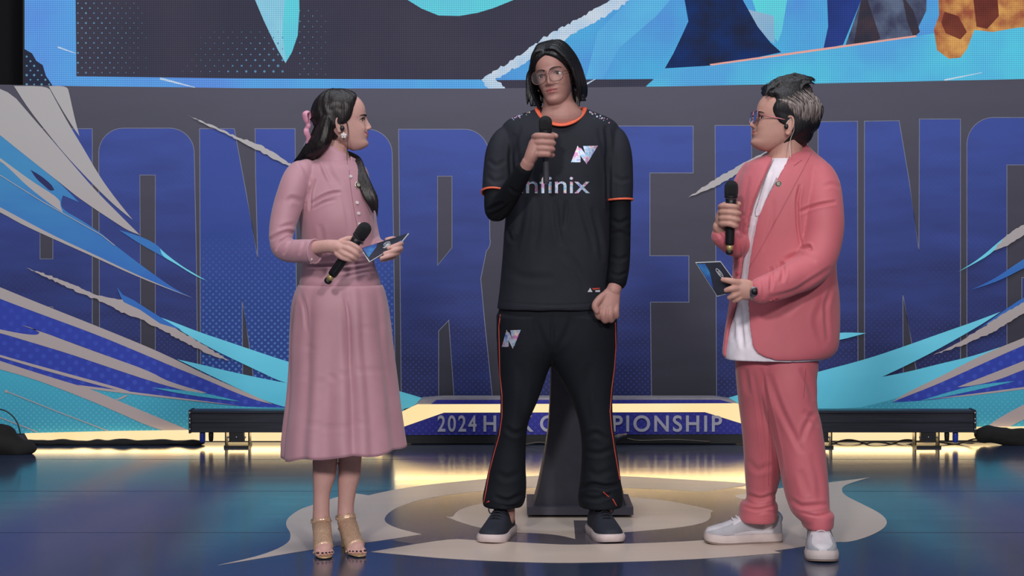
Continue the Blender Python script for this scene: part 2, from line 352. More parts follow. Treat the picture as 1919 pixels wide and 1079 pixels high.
# ---------------------------------------------------------------- printed backdrop
BY = 10.15
bd = thing('stage_backdrop', at(960, 826.0, BY)); tag(bd, 'wide printed stage backdrop with tall blue letters and cyan swooshes on grey', 'backdrop')
top = [(-80, 157), (130, 161), (450, 165), (900, 166), (1240, 162), (1600, 155), (1919, 148), (2060, 145)]
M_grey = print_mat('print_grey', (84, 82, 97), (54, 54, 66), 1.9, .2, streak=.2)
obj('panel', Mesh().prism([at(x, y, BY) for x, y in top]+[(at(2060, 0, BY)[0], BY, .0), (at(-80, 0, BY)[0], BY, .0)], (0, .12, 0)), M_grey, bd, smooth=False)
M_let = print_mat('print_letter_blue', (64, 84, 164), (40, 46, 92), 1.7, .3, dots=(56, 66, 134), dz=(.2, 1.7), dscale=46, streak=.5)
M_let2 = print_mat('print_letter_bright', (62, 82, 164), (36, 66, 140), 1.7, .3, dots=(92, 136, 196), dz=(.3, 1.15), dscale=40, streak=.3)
M_line = mat('print_line', (128, 132, 156), .6)
M_cnt = M_grey
layer = {'k': 0}
def ink(name, pts, m, parent=bd, lift=None, n=0):
    layer['k'] += 1
    Y = BY-.0003*(lift if lift is not None else layer['k'])
    if name == 'swoosh': pts = soften(pts)
    if n:
        Q = np.array(list(pts)+[pts[0]], float); Q = smooth_path(np.column_stack([Q, np.zeros(len(Q))]), n)[:-1]; pts = [tuple(q[:2]) for q in Q]
    return flat(name, pts, Y, .00025, m, parent)
def line(pts, wd, m, parent, lift, closed=False, name='outline'):
    """thin mitred printed line"""
    P = np.array(pts, float); n = len(P); Y = BY-.0003*lift; off = []
    for i in range(n):
        a_ = P[(i-1) % n] if (closed or i > 0) else P[i]; b_ = P[(i+1) % n] if (closed or i < n-1) else P[i]
        d1 = P[i]-a_; d2 = b_-P[i]; d1 = d1/(np.linalg.norm(d1)+1e-9) if np.linalg.norm(d1) > 0 else d2/np.linalg.norm(d2); d2 = d2/(np.linalg.norm(d2)+1e-9) if np.linalg.norm(d2) > 0 else d1
        t = d1+d2; t = t/np.linalg.norm(t) if np.linalg.norm(t) > .2 else d2; nn = np.array([-t[1], t[0]]); k = max(.45, abs(nn @ np.array([-d2[1], d2[0]]))); off.append(nn*wd/2/k)
    off = np.array(off); V = [at(x, y, Y) for x, y in P+off]+[at(x, y, Y) for x, y in P-off]
    F = [(i, (i+1) % n, (i+1) % n+n, i+n) for i in range(n if closed else n-1)]
    return obj(name, Mesh().add(V, F), m, parent, smooth=False, fix=False)
def arc(cx, cy, r, a0, a1, n=8):
    return [(cx+r*math.cos(math.radians(a0+(a1-a0)*i/n)), cy+r*math.sin(math.radians(a0+(a1-a0)*i/n))) for i in range(n+1)]
def letter(pts, counters=(), m=None, outline=True):
    o = ink('letter', pts, m or M_let, lift=1)
    if outline: line(pts, 1.3, M_line, o, 3.2, True)
    for c in counters:
        k = ink('counter', c, M_grey, o, lift=4)
        line(c, 1.1, M_line, o, 5, True)
    return o
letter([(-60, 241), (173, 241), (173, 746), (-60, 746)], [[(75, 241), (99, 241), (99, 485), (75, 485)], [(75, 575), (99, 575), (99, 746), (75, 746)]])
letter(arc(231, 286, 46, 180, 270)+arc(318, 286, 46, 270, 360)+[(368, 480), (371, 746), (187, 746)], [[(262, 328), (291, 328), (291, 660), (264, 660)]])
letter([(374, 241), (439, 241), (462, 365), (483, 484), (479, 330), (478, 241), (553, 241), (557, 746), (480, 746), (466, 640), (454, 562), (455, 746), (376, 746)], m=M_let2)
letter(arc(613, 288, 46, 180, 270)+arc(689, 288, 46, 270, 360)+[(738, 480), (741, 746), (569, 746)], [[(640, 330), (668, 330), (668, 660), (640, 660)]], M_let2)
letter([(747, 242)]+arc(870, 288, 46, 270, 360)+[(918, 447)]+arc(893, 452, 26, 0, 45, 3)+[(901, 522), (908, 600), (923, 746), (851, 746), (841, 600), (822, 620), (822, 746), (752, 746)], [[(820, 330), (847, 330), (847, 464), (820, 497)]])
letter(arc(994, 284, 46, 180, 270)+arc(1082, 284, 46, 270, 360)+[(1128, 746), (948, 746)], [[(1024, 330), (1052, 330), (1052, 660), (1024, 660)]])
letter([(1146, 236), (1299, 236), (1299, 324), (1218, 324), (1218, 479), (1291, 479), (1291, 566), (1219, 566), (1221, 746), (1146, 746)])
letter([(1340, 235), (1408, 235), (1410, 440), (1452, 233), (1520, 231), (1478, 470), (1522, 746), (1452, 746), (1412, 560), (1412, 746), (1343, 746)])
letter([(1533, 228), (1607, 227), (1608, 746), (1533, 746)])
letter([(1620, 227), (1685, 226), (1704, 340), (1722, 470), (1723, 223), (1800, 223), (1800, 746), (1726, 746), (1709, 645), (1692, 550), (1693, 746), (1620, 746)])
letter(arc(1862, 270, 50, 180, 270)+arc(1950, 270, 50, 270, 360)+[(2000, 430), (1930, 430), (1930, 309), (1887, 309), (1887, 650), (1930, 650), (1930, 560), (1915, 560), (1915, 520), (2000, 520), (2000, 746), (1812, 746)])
# swooshes: beige, cyan, royal blue print
M_bei = print_mat('print_beige', (188, 184, 184), (184, 168, 168), 1.7, .1, streak=.12)
M_cya = print_mat('print_cyan', (122, 226, 250), (92, 200, 232), .7, .1, streak=.3)
M_teal = print_mat('print_teal', (74, 186, 214), (66, 164, 194), .5, .05, dots=(96, 188, 214), dz=(.05, .5), dscale=46, streak=.3)
M_sky = print_mat('print_sky_blue', (72, 150, 204), (58, 116, 200), 1.5, .9, streak=.5)
M_roy = print_mat('print_royal', (52, 72, 178), (50, 68, 174), .9, .1, dots=(66, 90, 196), dz=(0, 1.2), dscale=20, streak=.2)
M_nav = print_mat('print_navy', (44, 48, 100), (34, 40, 92), 1.2, .3)
layer['k'] = 7
ink('swoosh', [(0, 253), (52, 295), (112, 342), (148, 379), (118, 366), (114, 378), (116, 392), (150, 411), (190, 437), (215, 459), (270, 501), (329, 543), (363, 559), (293, 534), (171, 474), (99, 441), (0, 388), (-80, 350), (-80, 190)], M_sky)
ink('swoosh', [(57, 318), (75, 328), (96, 345), (102, 356), (94, 358), (83, 348), (68, 335)], M_nav)
ink('swoosh', [(-80, 60+180), (0, 296), (10, 303), (60, 340), (112, 372), (113, 386), (118, 398), (95, 383), (50, 348), (20, 318), (0, 301), (-80, 250)], M_bei)
ink('swoosh', [(0, 388), (99, 441), (171, 474), (265, 519), (363, 559), (265, 522), (171, 479), (99, 447), (40, 420), (0, 397), (-80, 360), (-80, 345)], M_bei)
ink('swoosh', [(-80, 100+61), (10, 161), (65, 225), (99, 264), (140, 312), (179, 357), (226, 404), (262, 440), (240, 432), (215, 416), (171, 387), (140, 365), (112, 342), (52, 295), (0, 253), (-80, 190)], M_bei)
ink('swoosh', [(26, 161), (90, 161), (99, 178), (130, 235), (156, 277), (187, 331), (215, 370), (249, 412), (228, 396), (202, 373), (171, 342), (122, 290), (88, 248), (52, 202)], M_bei)
ink('swoosh', [(91, 161), (126, 161), (130, 176), (140, 222), (149, 255), (140, 243), (117, 207)], M_bei)
ink('swoosh', [(223, 431), (262, 442), (293, 457), (311, 476), (340, 498), (367, 514), (387, 526), (364, 516), (329, 494), (293, 474), (264, 458)], M_sky)
ink('swoosh', [(300, 466), (311, 476), (340, 498), (367, 514), (387, 526), (364, 516), (329, 494), (304, 480)], M_cya)
line([(0, 328), (80, 378), (190, 440), (215, 460)], 1.3, M_bei, bd, 20, name='thin_line')
# the lower fans
ink('swoosh', [(-80, 640), (0, 676), (58, 700), (146, 723), (254, 737), (350, 748), (449, 760), (560, 764), (757, 760), (757, 812), (-80, 812)], M_teal)
ink('swoosh', [(-80, 510), (0, 550), (182, 620), (332, 682), (440, 733), (511, 757), (540, 764), (449, 762), (350, 750), (254, 738), (146, 724), (58, 697), (0, 678), (-80, 650)], M_roy)
ink('swoosh', [(332, 673), (382, 684), (418, 693), (477, 706), (528, 716), (600, 728), (700, 742), (790, 750), (757, 772), (560, 768), (511, 757), (450, 730), (388, 700)], M_cya)
ink('swoosh', [(302, 595), (335, 607), (370, 621), (424, 639), (477, 657), (540, 678), (640, 705), (740, 730), (800, 748), (757, 758), (640, 742), (575, 726), (528, 716), (480, 693), (448, 678), (400, 655), (350, 627)], M_cya)
ink('swoosh', [(-80, 505), (0, 538), (78, 570), (182, 611), (280, 651), (332, 675), (388, 703), (450, 730), (511, 757), (480, 750), (440, 735), (388, 712), (332, 690), (280, 668), (182, 627), (78, 589), (0, 560), (-80, 527)], M_bei)
ink('swoosh', [(-80, 600), (0, 617), (39, 625), (70, 628), (74, 623), (60, 614), (39, 609), (80, 622), (130, 641), (207, 669), (280, 695), (315, 715), (388, 736), (362, 736), (292, 717), (204, 688), (131, 663), (61, 642), (18, 629), (0, 624), (-80, 607)], M_bei)
ink('swoosh', [(-80, 640), (0, 665), (87, 689), (175, 713), (242, 732), (250, 738), (204, 727), (87, 695), (0, 669), (-80, 645)], M_bei)
ink('swoosh', [(-80, 648), (0, 676), (58, 695), (146, 722), (166, 727), (248, 762), (353, 805), (362, 810), (305, 810), (204, 765), (131, 735), (58, 708), (0, 692), (-80, 668)], M_bei)
ink('swoosh', [(146, 721), (254, 735), (350, 747), (449, 760), (350, 750), (254, 739), (160, 728)], M_bei)
ink('swoosh', [(232, 741), (242, 740), (222, 750), (216, 749)], M_bei)
ink('swoosh', [(285, 726), (340, 731), (388, 737), (450, 752), (388, 745), (330, 736)], M_teal)
line([(12, 733), (100, 768), (202, 807)], 1.6, M_bei, bd, 30, name='thin_line')
line([(-20, 776), (0, 782), (70, 809)], 1.6, M_bei, bd, 30, name='thin_line')
ink('swoosh', [(9, 731), (12, 730), (15, 732), (15, 735), (12, 736), (9, 735)], M_bei)
ink('brush_stroke', ragged([(49, 502), (91, 516), (137, 533), (176, 551), (197, 556), (226, 561), (249, 568), (280, 589), (310, 604), (329, 615), (365, 636), (430, 675), (406, 669), (367, 652), (299, 616), (264, 598), (240, 590), (223, 582), (192, 566), (156, 551), (117, 534), (83, 518)], 1.6, 1), M_bei)
ink('brush_stroke', [(219, 538), (230, 552), (250, 562), (300, 594), (340, 618), (300, 606), (262, 580), (232, 566), (226, 556)], M_sky)
ink('brush_stroke', ragged([(351, 216), (406, 238), (441, 255), (488, 271), (536, 301), (556, 316), (536, 308), (491, 286), (454, 267), (410, 245)], 1.5, 2), M_bei)
ink('brush_stroke', ragged([(1290, 370), (1334, 339), (1388, 308), (1440, 282), (1400, 316), (1349, 346), (1308, 363)], 1.2, 4), M_bei)
# right side
ink('swoosh', [(1560, 765), (1620, 755), (1690, 738), (1741, 746), (1822, 740), (1919, 728), (2060, 712), (2060, 806), (1390, 806), (1390, 766)], M_teal)
ink('swoosh', [(1672, 754), (1761, 712), (1822, 682), (1919, 640), (2060, 580), (2060, 715), (1919, 728), (1822, 740), (1741, 750)], M_roy)
ink('swoosh', [(1340, 752), (1400, 735), (1450, 722), (1530, 697), (1620, 674), (1700, 647), (1761, 625), (1822, 604), (1875, 584), (1852, 600), (1810, 625), (1753, 657), (1700, 684), (1653, 706), (1700, 697), (1767, 680), (1820, 668), (1875, 650), (1800, 688), (1740, 718), (1690, 744), (1640, 757), (1600, 766), (1390, 768)], M_cya)
ink('swoosh', [(1672, 753), (1700, 735), (1761, 706), (1822, 674), (1870, 652), (1919, 633), (2060, 570), (2060, 590), (1919, 646), (1822, 690), (1761, 718), (1700, 742)], M_bei)
ink('swoosh', [(1794, 725), (1863, 698), (1919, 676), (2060, 618), (2060, 640), (1919, 692), (1871, 712), (1822, 723)], M_bei)
ink('swoosh', [(1724, 751), (1782, 733), (1835, 720), (1902, 714), (1863, 723), (1782, 741)], M_teal)
ink('swoosh', [(1741, 748), (1822, 738), (1919, 725), (2060, 706), (2060, 710), (1919, 729), (1822, 741)], M_bei)
ink('swoosh', [(1843, 806), (1863, 788), (1919, 757), (2060, 690), (2060, 720), (1919, 785), (1880, 806)], M_bei)
ink('swoosh', [(1540, 630), (1575, 622), (1623, 624), (1560, 641)], M_cya)
ink('swoosh', [(1796, 509), (1835, 485), (1875, 450), (1900, 432), (1860, 474), (1822, 496)], M_cya)
ink('brush_stroke', ragged([(1860, 470), (1880, 447), (1900, 431), (1919, 421), (2060, 350), (2060, 372), (1919, 440), (1882, 462)], 1.5, 5), M_bei)
ink('swoosh', [(1820, 543), (1863, 523), (1919, 484), (2060, 400), (2060, 430), (1919, 502), (1871, 527)], M_sky)
ink('swoosh', [(1834, 616), (1884, 580), (1919, 556), (2060, 480), (2060, 500), (1919, 572), (1880, 592)], M_sky)
ink('brush_stroke', ragged([(1749, 665), (1798, 641), (1835, 617), (1884, 586), (1919, 566), (2060, 500), (2060, 530), (1919, 587), (1863, 621), (1806, 646)], 1.4, 6), M_bei)

# ---------------------------------------------------------------- glowing strip, title riser
M_glow = emit_mat('cream_light', (255, 229, 178), 1.06, (255, 222, 164), 3)
SY = 10.11
def strip(name, pts, Y, depth, m, parent=None):
    return obj(name, Mesh().prism([at(x, y, Y) for x, y in pts], (0, depth, 0)), m, parent, smooth=False)
ls = thing('light_strip', at(400, 828, SY)); tag(ls, 'cream glowing light strip along the foot of the backdrop, beneath the swooshes left', 'light strip')
strip('diffuser', [(46, 812), (204, 808), (355, 806), (770, 806), (770, 826), (54, 826)], SY, .014, M_glow, ls)
ls = thing('light_strip', at(1650, 828, SY)); tag(ls, 'cream glowing light strip along the foot of the backdrop, behind the right light bar', 'light strip')
strip('diffuser', [(1380, 802), (1832, 800), (2060, 798), (2060, 824), (1380, 826)], SY, .014, M_glow, ls)
TY = 9.98
M_pur = print_mat('print_purple', (52, 54, 150), (46, 48, 134), .2, .0, dots=(66, 70, 168), dz=(0, .4), dscale=40, streak=.2)
ts = thing('title_panel', at(1090, 832, TY)); tag(ts, 'low purple title panel with grey capital lettering in front of backdrop', 'sign')
bl = mat('black_base', (16, 16, 20), .55)
strip('base', [(716, 811), (1464, 811), (1464, 831), (716, 831)], TY+.004, .1, bl, ts)
strip('top_trim', [(780, 758), (790, 748), (830, 745), (1340, 745), (1370, 749), (1384, 757)], TY+.003, .12, mat('trim_grey', (158, 152, 160), .5), ts)
strip('stripe', [(818, 749), (1350, 749), (1378, 757), (808, 757)], TY, .004, M_pur, ts)
strip('panel', [(718, 815), (752, 800), (832, 772), (1321, 771), (1385, 791), (1460, 813)], TY, .1, M_pur, ts)
strip('light_band', [(700, 812), (740, 778), (782, 757.5), (1381, 755.5), (1420, 775), (1464, 800), (1464, 815), (1385, 792), (1321, 772), (832, 773), (752, 801), (716, 815)], TY-.002, .02, M_glow, ts)
def text_mesh(s, size=1, extrude=.003, offset=0, sx=1.0, spacing=1.0):
    c = bpy.data.curves.new('t', 'FONT'); c.body = s; c.size = size; c.extrude = extrude; c.offset = offset; c.space_character = spacing
    o = bpy.data.objects.new('t', c); COL.objects.link(o)
    dg = bpy.context.evaluated_depsgraph_get(); me = bpy.data.meshes.new_from_object(o.evaluated_get(dg))
    bpy.data.objects.remove(o); bpy.data.curves.remove(c)
    co = np.array([v.co[:] for v in me.vertices]); co[:, 0] *= sx
    return me, co
def set_co(me, co): me.vertices.foreach_set('co', np.asarray(co, np.float32).ravel()); me.update(); return me
def fit_text(s, x0, x1, y0, y1, Y, m, parent, name='lettering', offset=.0, th=.002):
    me, co = text_mesh(s, 1, .01, offset, 1.0, 1.22)
    u = (co[:, 0]-co[:, 0].min())/np.ptp(co[:, 0]); v = (co[:, 1]-co[:, 1].min())/np.ptp(co[:, 1]); d = np.sign(co[:, 2])
    a = np.array(at(x0, y1, Y)); b = np.array(at(x1, y0, Y))
    return obj(name, set_co(me, np.column_stack([a[0]+u*(b[0]-a[0]), Y-d*th/2, a[2]+v*(b[2]-a[2])])), m, parent, smooth=False)
for nm, xa_, xb_, Yl, z_, pw in (('light_band_lamp', 740, 1440, TY-.012, .19, 2.1), ('strip_lamp', 60, 740, SY-.012, .045, 1.1), ('strip_lamp', 1400, 2050, SY-.012, .045, 1.1)):
    xa_, xb_ = at(xa_, 0, Yl)[0], at(xb_, 0, Yl)[0]; area(nm, ((xa_+xb_)/2, Yl, z_), ((xa_+xb_)/2, Yl-1, z_-.25), xb_-xa_, pw, (1, .66, .28), .03)
M_lg = mat('letter_grey', (176, 176, 196), .5)
for wd_, xa_, xb_ in (('2024', 820, 893), ('HOK', 906, 1000), ('CHAMPIONSHIP', 1012, 1353)): fit_text(wd_, xa_, xb_, 778, 809, TY-.004, M_lg, ts, offset=.018)

# ---------------------------------------------------------------- light bars on the floor
M_bar = mat('bar_black_metal', (52, 54, 64), .38, .35, (38, 40, 50), scale=3, stretch=(1, 8, 30))
M_blk = mat('black_plastic', (20, 20, 24), .45)
M_steel = mat('steel', (150, 150, 158), .35, .9)
M_blue = mat('connector_blue', (40, 62, 170), .4)
def light_bar(x0, x1, label, side):
    Y0 = 9.86; zb, zt = .0795, .195
    t = thing('light_bar', ((x0+x1)/2, Y0+.05, 0)); tag(t, label, 'light bar', 'light bars on the stage floor')
    h = zt-zb
    prof = [(0, 0), (-.004, .01), (-.004, .10), (.004, .12), (.004, .44), (-.001, .46), (-.001, .5), (.004, .52), (.004, .86), (-.006, .9), (-.006, .97), (.0, 1.0), (.10, 1.0), (.104, .95), (.104, .05), (.10, 0)]
    obj('housing', Mesh().prism([(x0, Y0+y, zb+z*h) for y, z in prof], (x1-x0, 0, 0)), M_bar, t, smooth=False)
    for xe, s in ((x0, -1), (x1, 1)):
        e = obj('end_cap', Mesh().prism([(xe, Y0-.008, zb-.004), (xe, Y0+.108, zb-.004), (xe, Y0+.108, zt+.003), (xe, Y0-.008, zt+.003)], (s*.012, 0, 0)), M_blk, t, smooth=False)
        for zz in (.15, .45, .62, .9):
            obj('screw', Mesh().lathe((xe+s*.006, Y0-.008, zb+h*zz), (xe+s*.006, Y0-.013, zb+h*zz), [(0, .006), (.8, .006), (1, .004)], 10), M_steel, e)
    for xb in (x0+.24, x1-.24):
        b = obj('bracket', Mesh().box((xb-.065, Y0+.02, .012), (xb-.058, Y0+.09, zb)).box((xb+.058, Y0+.02, .012), (xb+.065, Y0+.09, zb)).box((xb-.065, Y0-.02, .0), (xb+.065, Y0+.12, .012)).box((xb-.04, Y0-.006, .03), (xb+.04, Y0+.03, zb)), M_blk, t, smooth=False)
        for dx in (-.045, 0, .045):
            obj('bolt', Mesh().lathe((xb+dx, Y0-.006, .055), (xb+dx, Y0-.012, .055), [(0, .006), (1, .005)], 8), M_steel, b)
    xc = x0+.055 if side < 0 else x1-.09
    obj('power_connector', Mesh().lathe((xc, Y0+.03, zb+.004), (xc, Y0+.03, .022), [(0, .014), (.25, .016), (.9, .015), (1, .009)], 14), M_blue, t)
    obj('data_connector', Mesh().lathe((xc+.045*-side, Y0+.03, zb+.004), (xc+.045*-side, Y0+.03, .03), [(0, .012), (.3, .014), (.9, .012), (1, .008)], 14), M_blk, t)
    return t
light_bar(at(354, 0, 9.86)[0]+.012, at(354, 0, 9.86)[0]+1.06, 'black metal light bar on the floor, on the left behind the woman', -1)
light_bar(at(1829, 0, 9.86)[0]-1.06, at(1829, 0, 9.86)[0]-.012, 'black metal light bar on the floor, on the right behind the coral suit', 1)

# cables and cloth at the backdrop's foot
def remesh(m, voxel, smooth=0, fac=.5):
    me = m.data('tmp') if isinstance(m, Mesh) else m
    o = bpy.data.objects.new('tmp', me); COL.objects.link(o)
    r = o.modifiers.new('r', 'REMESH'); r.mode = 'VOXEL'; r.voxel_size = voxel; r.adaptivity = 0
    if smooth: s = o.modifiers.new('s', 'SMOOTH'); s.factor = fac; s.iterations = smooth
    dg = bpy.context.evaluated_depsgraph_get(); out = bpy.data.meshes.new_from_object(o.evaluated_get(dg))
    bpy.data.objects.remove(o); bpy.data.meshes.remove(me); return out
def get_co(me):
    c = np.empty(len(me.vertices)*3, np.float32); me.vertices.foreach_get('co', c); return c.reshape(-1, 3).astype(float)
def get_no(me):
    c = np.empty(len(me.vertices)*3, np.float32); me.vertex_normals.foreach_get('vector', c); return c.reshape(-1, 3).astype(float)
M_cloth = mat('black_cloth', (24, 23, 24), .95, bump=.6, bscale=30)
def cloth_heap(name, pts, label, cat, seed):
    m = Mesh(); random.seed(seed)
    for (px, py, Y, rx, rz) in pts:
        x, _, z = at(px, py, Y); m.ellipsoid((x, Y, max(z, rz*.6)), (rx, rx*.5, rz), 14, 8)
    me = remesh(m, .012, 3); co = get_co(me); no = get_no(me)
    d = np.array([mnoise.noise(Vector(c*14)) for c in co]); co += no*d[:, None]*.012; co[:, 2] = np.maximum(co[:, 2], .0); set_co(me, co)
    return tag(obj(name, me, M_cloth), label, cat)
random.seed(5)
cloth_heap('black_cloth', [(x, 838-4*math.sin(x*.045)-(8 if 80 < x < 110 else 0)-(x > 250)*(x-250)*.07, 9.98, .08, .017) for x in range(52, 372, 14)], 'long crumpled black cloth lying along the glowing strip at left', 'cloth', 1)
cloth_heap('black_cloth', [(x, 812+(x-1840)*.12, 9.96, .08, .05) for x in range(1850, 2050, 16)], 'crumpled black cloth at the foot of the backdrop at far right', 'cloth', 2)
cloth_heap('equipment_heap', [(-30, 830, 9.6, .16, .08), (10, 836, 9.6, .11, .07), (0, 812, 9.6, .09, .05), (40, 842, 9.6, .09, .045), (-60, 822, 9.6, .2, .1)], 'dark heap of covered cables in the bottom left corner by backdrop', 'cable heap', 3)
M_cab = mat('cable_black', (16, 16, 18), .5)
def cable(pts, r, label, Y=None):
    q = [at(a, b, (Y or 9.6) if len(p) == 2 else p[2]) for p in pts for a, b in [p[:2]]]
    return tag(obj('cable', Mesh().tube(q, r, 8, 40)), label, 'cable') if False else tag(obj('cable', Mesh().tube(q, r, 8, 48), M_cab), label, 'cable')
cable([(-20, 772), (0, 767), (20, 776), (34, 796), (38, 812)], .0035, 'black cable arching up over the dark heap at far left', 9.55)
cable([(-20, 800), (0, 796), (18, 800), (27, 806)], .0025, 'thinner lower cable loop over the dark heap at far left', 9.6)
cable([(1560, 832), (1600, 838), (1640, 828), (1690, 834), (1740, 826), (1790, 832), (1830, 822), (1870, 828)], .004, 'black cable lying on the floor beneath the right light bar', 10.0)
cable([(1545, 836), (1590, 824), (1650, 836), (1700, 824), (1760, 838), (1820, 830), (1840, 836)], .005, 'second thicker cable tangled beneath the right light bar', 10.05)
cable([(980, 834), (1010, 829), (1040, 832), (1110, 826), (1160, 820), (1200, 826), (1260, 824), (1330, 828)], .006, 'black cable running along the base of the title panel', 9.93)
k = Mesh().lathe(at(1150, 823, 9.9), at(1175, 816, 9.9), [(0, .01), (.1, .018), (.5, .02), (.6, .016), (1, .014)], 12)
tag(obj('cable_connector', k, mat('connector_dark', (46, 48, 60), .35, .3)), 'small dark cable connector below the title panel right of the podium', 'connector')

# ---------------------------------------------------------------- podium
pd = thing('podium', at(1087, 970, 7.75)); tag(pd, 'dark flared podium column on a flat base, behind the tall man in black', 'podium')
M_pod = mat('podium_dark', (44, 46, 60), .5, c2=(38, 40, 54)); M_pod2 = mat('podium_base', (58, 58, 72), .45)
x0 = at(988, 0, 7.58)[0]; x1 = at(1187, 0, 7.58)[0]
me = Mesh().prism([(x0, 7.58, .012), (x1, 7.58, .012), (x1, 7.93, .012), (x0, 7.93, .012)], (0, 0, .032)); obj('base_plate', me, M_pod2, pd, smooth=False)
obj('foot', Mesh().box((x0+.06, 7.62, 0), (x1-.06, 7.9, .012)), bl, pd, smooth=False)
xc = at(1087, 0, 7.62)[0]
zz = np.linspace(.044, 1.04, 24); hw = interp([.044, .10, .17, .25, .36, .6, 1.04], [.187, .172, .157, .142, .126, .117, .120], zz)
col = [[(xc-h_, 7.63, z), (xc+h_, 7.63, z), (xc+h_, 7.85, z), (xc-h_, 7.85, z)] for z, h_ in zip(zz, hw)]
obj('column', Mesh().loft(col), M_pod, pd, smooth=False)
for s in (-1, 1):
    obj('edge_trim', Mesh().tube([(xc+s*(h_+.001), 7.629, z) for z, h_ in zip(zz, hw)], .0028, 6), mat('podium_trim', (120, 112, 108), .4, .5), pd)
obj('top_plate', Mesh().box((xc-.17, 7.6, 1.04), (xc+.17, 7.88, 1.07)), M_pod2, pd, smooth=False)

# ================================================================ people: toolkit
EYE = np.array([0, 0, HC])
def bvh_of(me):
    co = get_co(me); return BVHTree.FromPolygons([tuple(c) for c in co], [tuple(p.vertices) for p in me.polygons])
def hit(bvh, px, py):
    d = Vector(at(px, py, 1.0))-Vector(EYE); d.normalize()
    loc, nor, _, _ = bvh.ray_cast(Vector(EYE), d)
    if loc is None:
        loc, nor, _, _ = bvh.find_nearest(Vector(EYE)+d*7.0/ max(.2, d.y))
        # slide to the closest silhouette point
        loc, nor, _, _ = bvh.find_nearest(Vector(EYE)+d*(loc.y/d.y))
    if nor.dot(d) > 0: nor = -nor
    return np.array(loc), np.array(nor)
def refine2d(poly, grid):
    bm = bmesh.new(); vs = [bm.verts.new((x, y, 0)) for x, y in poly]; bm.faces.new(vs)
    bmesh.ops.triangulate(bm, faces=bm.faces[:], ngon_method='EAR_CLIP')
    for _ in range(6):
        es = [e for e in bm.edges if e.calc_length() > grid]
        if not es: break
        bmesh.ops.subdivide_edges(bm, edges=es, cuts=1); bmesh.ops.triangulate(bm, faces=[f for f in bm.faces if len(f.verts) > 3])
    bm.verts.index_update()
    V = np.array([v.co[:2] for v in bm.verts]); F = [tuple(v.index for v in f.verts) for f in bm.faces]
    B = [tuple(v.index for v in e.verts) for e in bm.edges if len(e.link_faces) == 1]; bm.free(); return V, F, B
def patch_mesh(poly, bvh, th, lift=0, grid=7, puff=0, m=None):
    m = m or Mesh(); V, F, B = refine2d(poly, grid)
    H = [hit(bvh, x, y) for x, y in V]; P = np.array([h[0] for h in H]); N = np.array([h[1] for h in H])
    Y0 = np.median(P[:, 1]); bad = [i for i in range(len(V)) if P[i, 1] > Y0+.09]; good = [i for i in range(len(V)) if i not in set(bad)]
    for i in bad:        # rays that slipped past the edge: fold back to the nearest cloth
        j = min(good, key=lambda k_: (V[k_, 0]-V[i, 0])**2+(V[k_, 1]-V[i, 1])**2); q = Vector(at(V[i, 0], V[i, 1], P[j, 1]))
        lo, no_, _, _ = bvh.find_nearest(q); P[i] = np.array(lo); N[i] = N[j]
    top = P+N*(lift+th); bot = P+N*(lift-.003 if lift == 0 else lift)
    k = len(V); Fs = [tuple(f) for f in F]+[tuple(i+k for i in reversed(f)) for f in F]+[(a, b, b+k, a+k) for a, b in B]
    m.add(np.concatenate([top, bot]), Fs); return m
def patch(name, poly, bvh, th, mt, parent, lift=0, grid=7, smooth=False):
    return obj(name, patch_mesh(poly, bvh, th, lift, grid), mt, parent, smooth=smooth, angle=40 if smooth else None)
def piping_mesh(pts, bvh, r, m=None, step=6, lift=0, n=6):
    m = m or Mesh(); q = []
    for a_, b_ in zip(pts[:-1], pts[1:]):
        k = max(1, int(math.hypot(b_[0]-a_[0], b_[1]-a_[1])/step)); q += [(a_[0]+(b_[0]-a_[0])*i/k, a_[1]+(b_[1]-a_[1])*i/k) for i in range(k)]
    q.append(pts[-1]); H = [hit(bvh, *p) for p in q]
    m.tube([h[0]+h[1]*lift for h in H], r, n); return m
def piping(name, pts, bvh, r, mt, parent, step=6, lift=0): return obj(name, piping_mesh(pts, bvh, r, None, step, lift), mt, parent)
def drape_text(s, x0, x1, y0, y1, bvh, lift, mt, parent, name='lettering', offset=.0, slant=0, skip=None):
    me, co = text_mesh(s, 1, .01, offset)
    u = (co[:, 0]-co[:, 0].min())/np.ptp(co[:, 0]); v = (co[:, 1]-co[:, 1].min())/np.ptp(co[:, 1]); d = np.sign(co[:, 2])
    out = []
    for uu, vv, dd in zip(u, v, d):
        p, n = hit(bvh, x0+uu*(x1-x0)+slant*vv, y1+vv*(y0-y1)); out.append(p+n*(lift if dd > 0 else 0))
    return obj(name, set_co(me, out), mt, parent, smooth=False)
def disc_on(name, px, py, bvh, r, th, mt, parent, n=20):
    p, nn = hit(bvh, px, py); return obj(name, Mesh().lathe(p-nn*.002, p+nn*th, [(0, r), (.75, r), (1, r*.8)], n), mt, parent, angle=40)
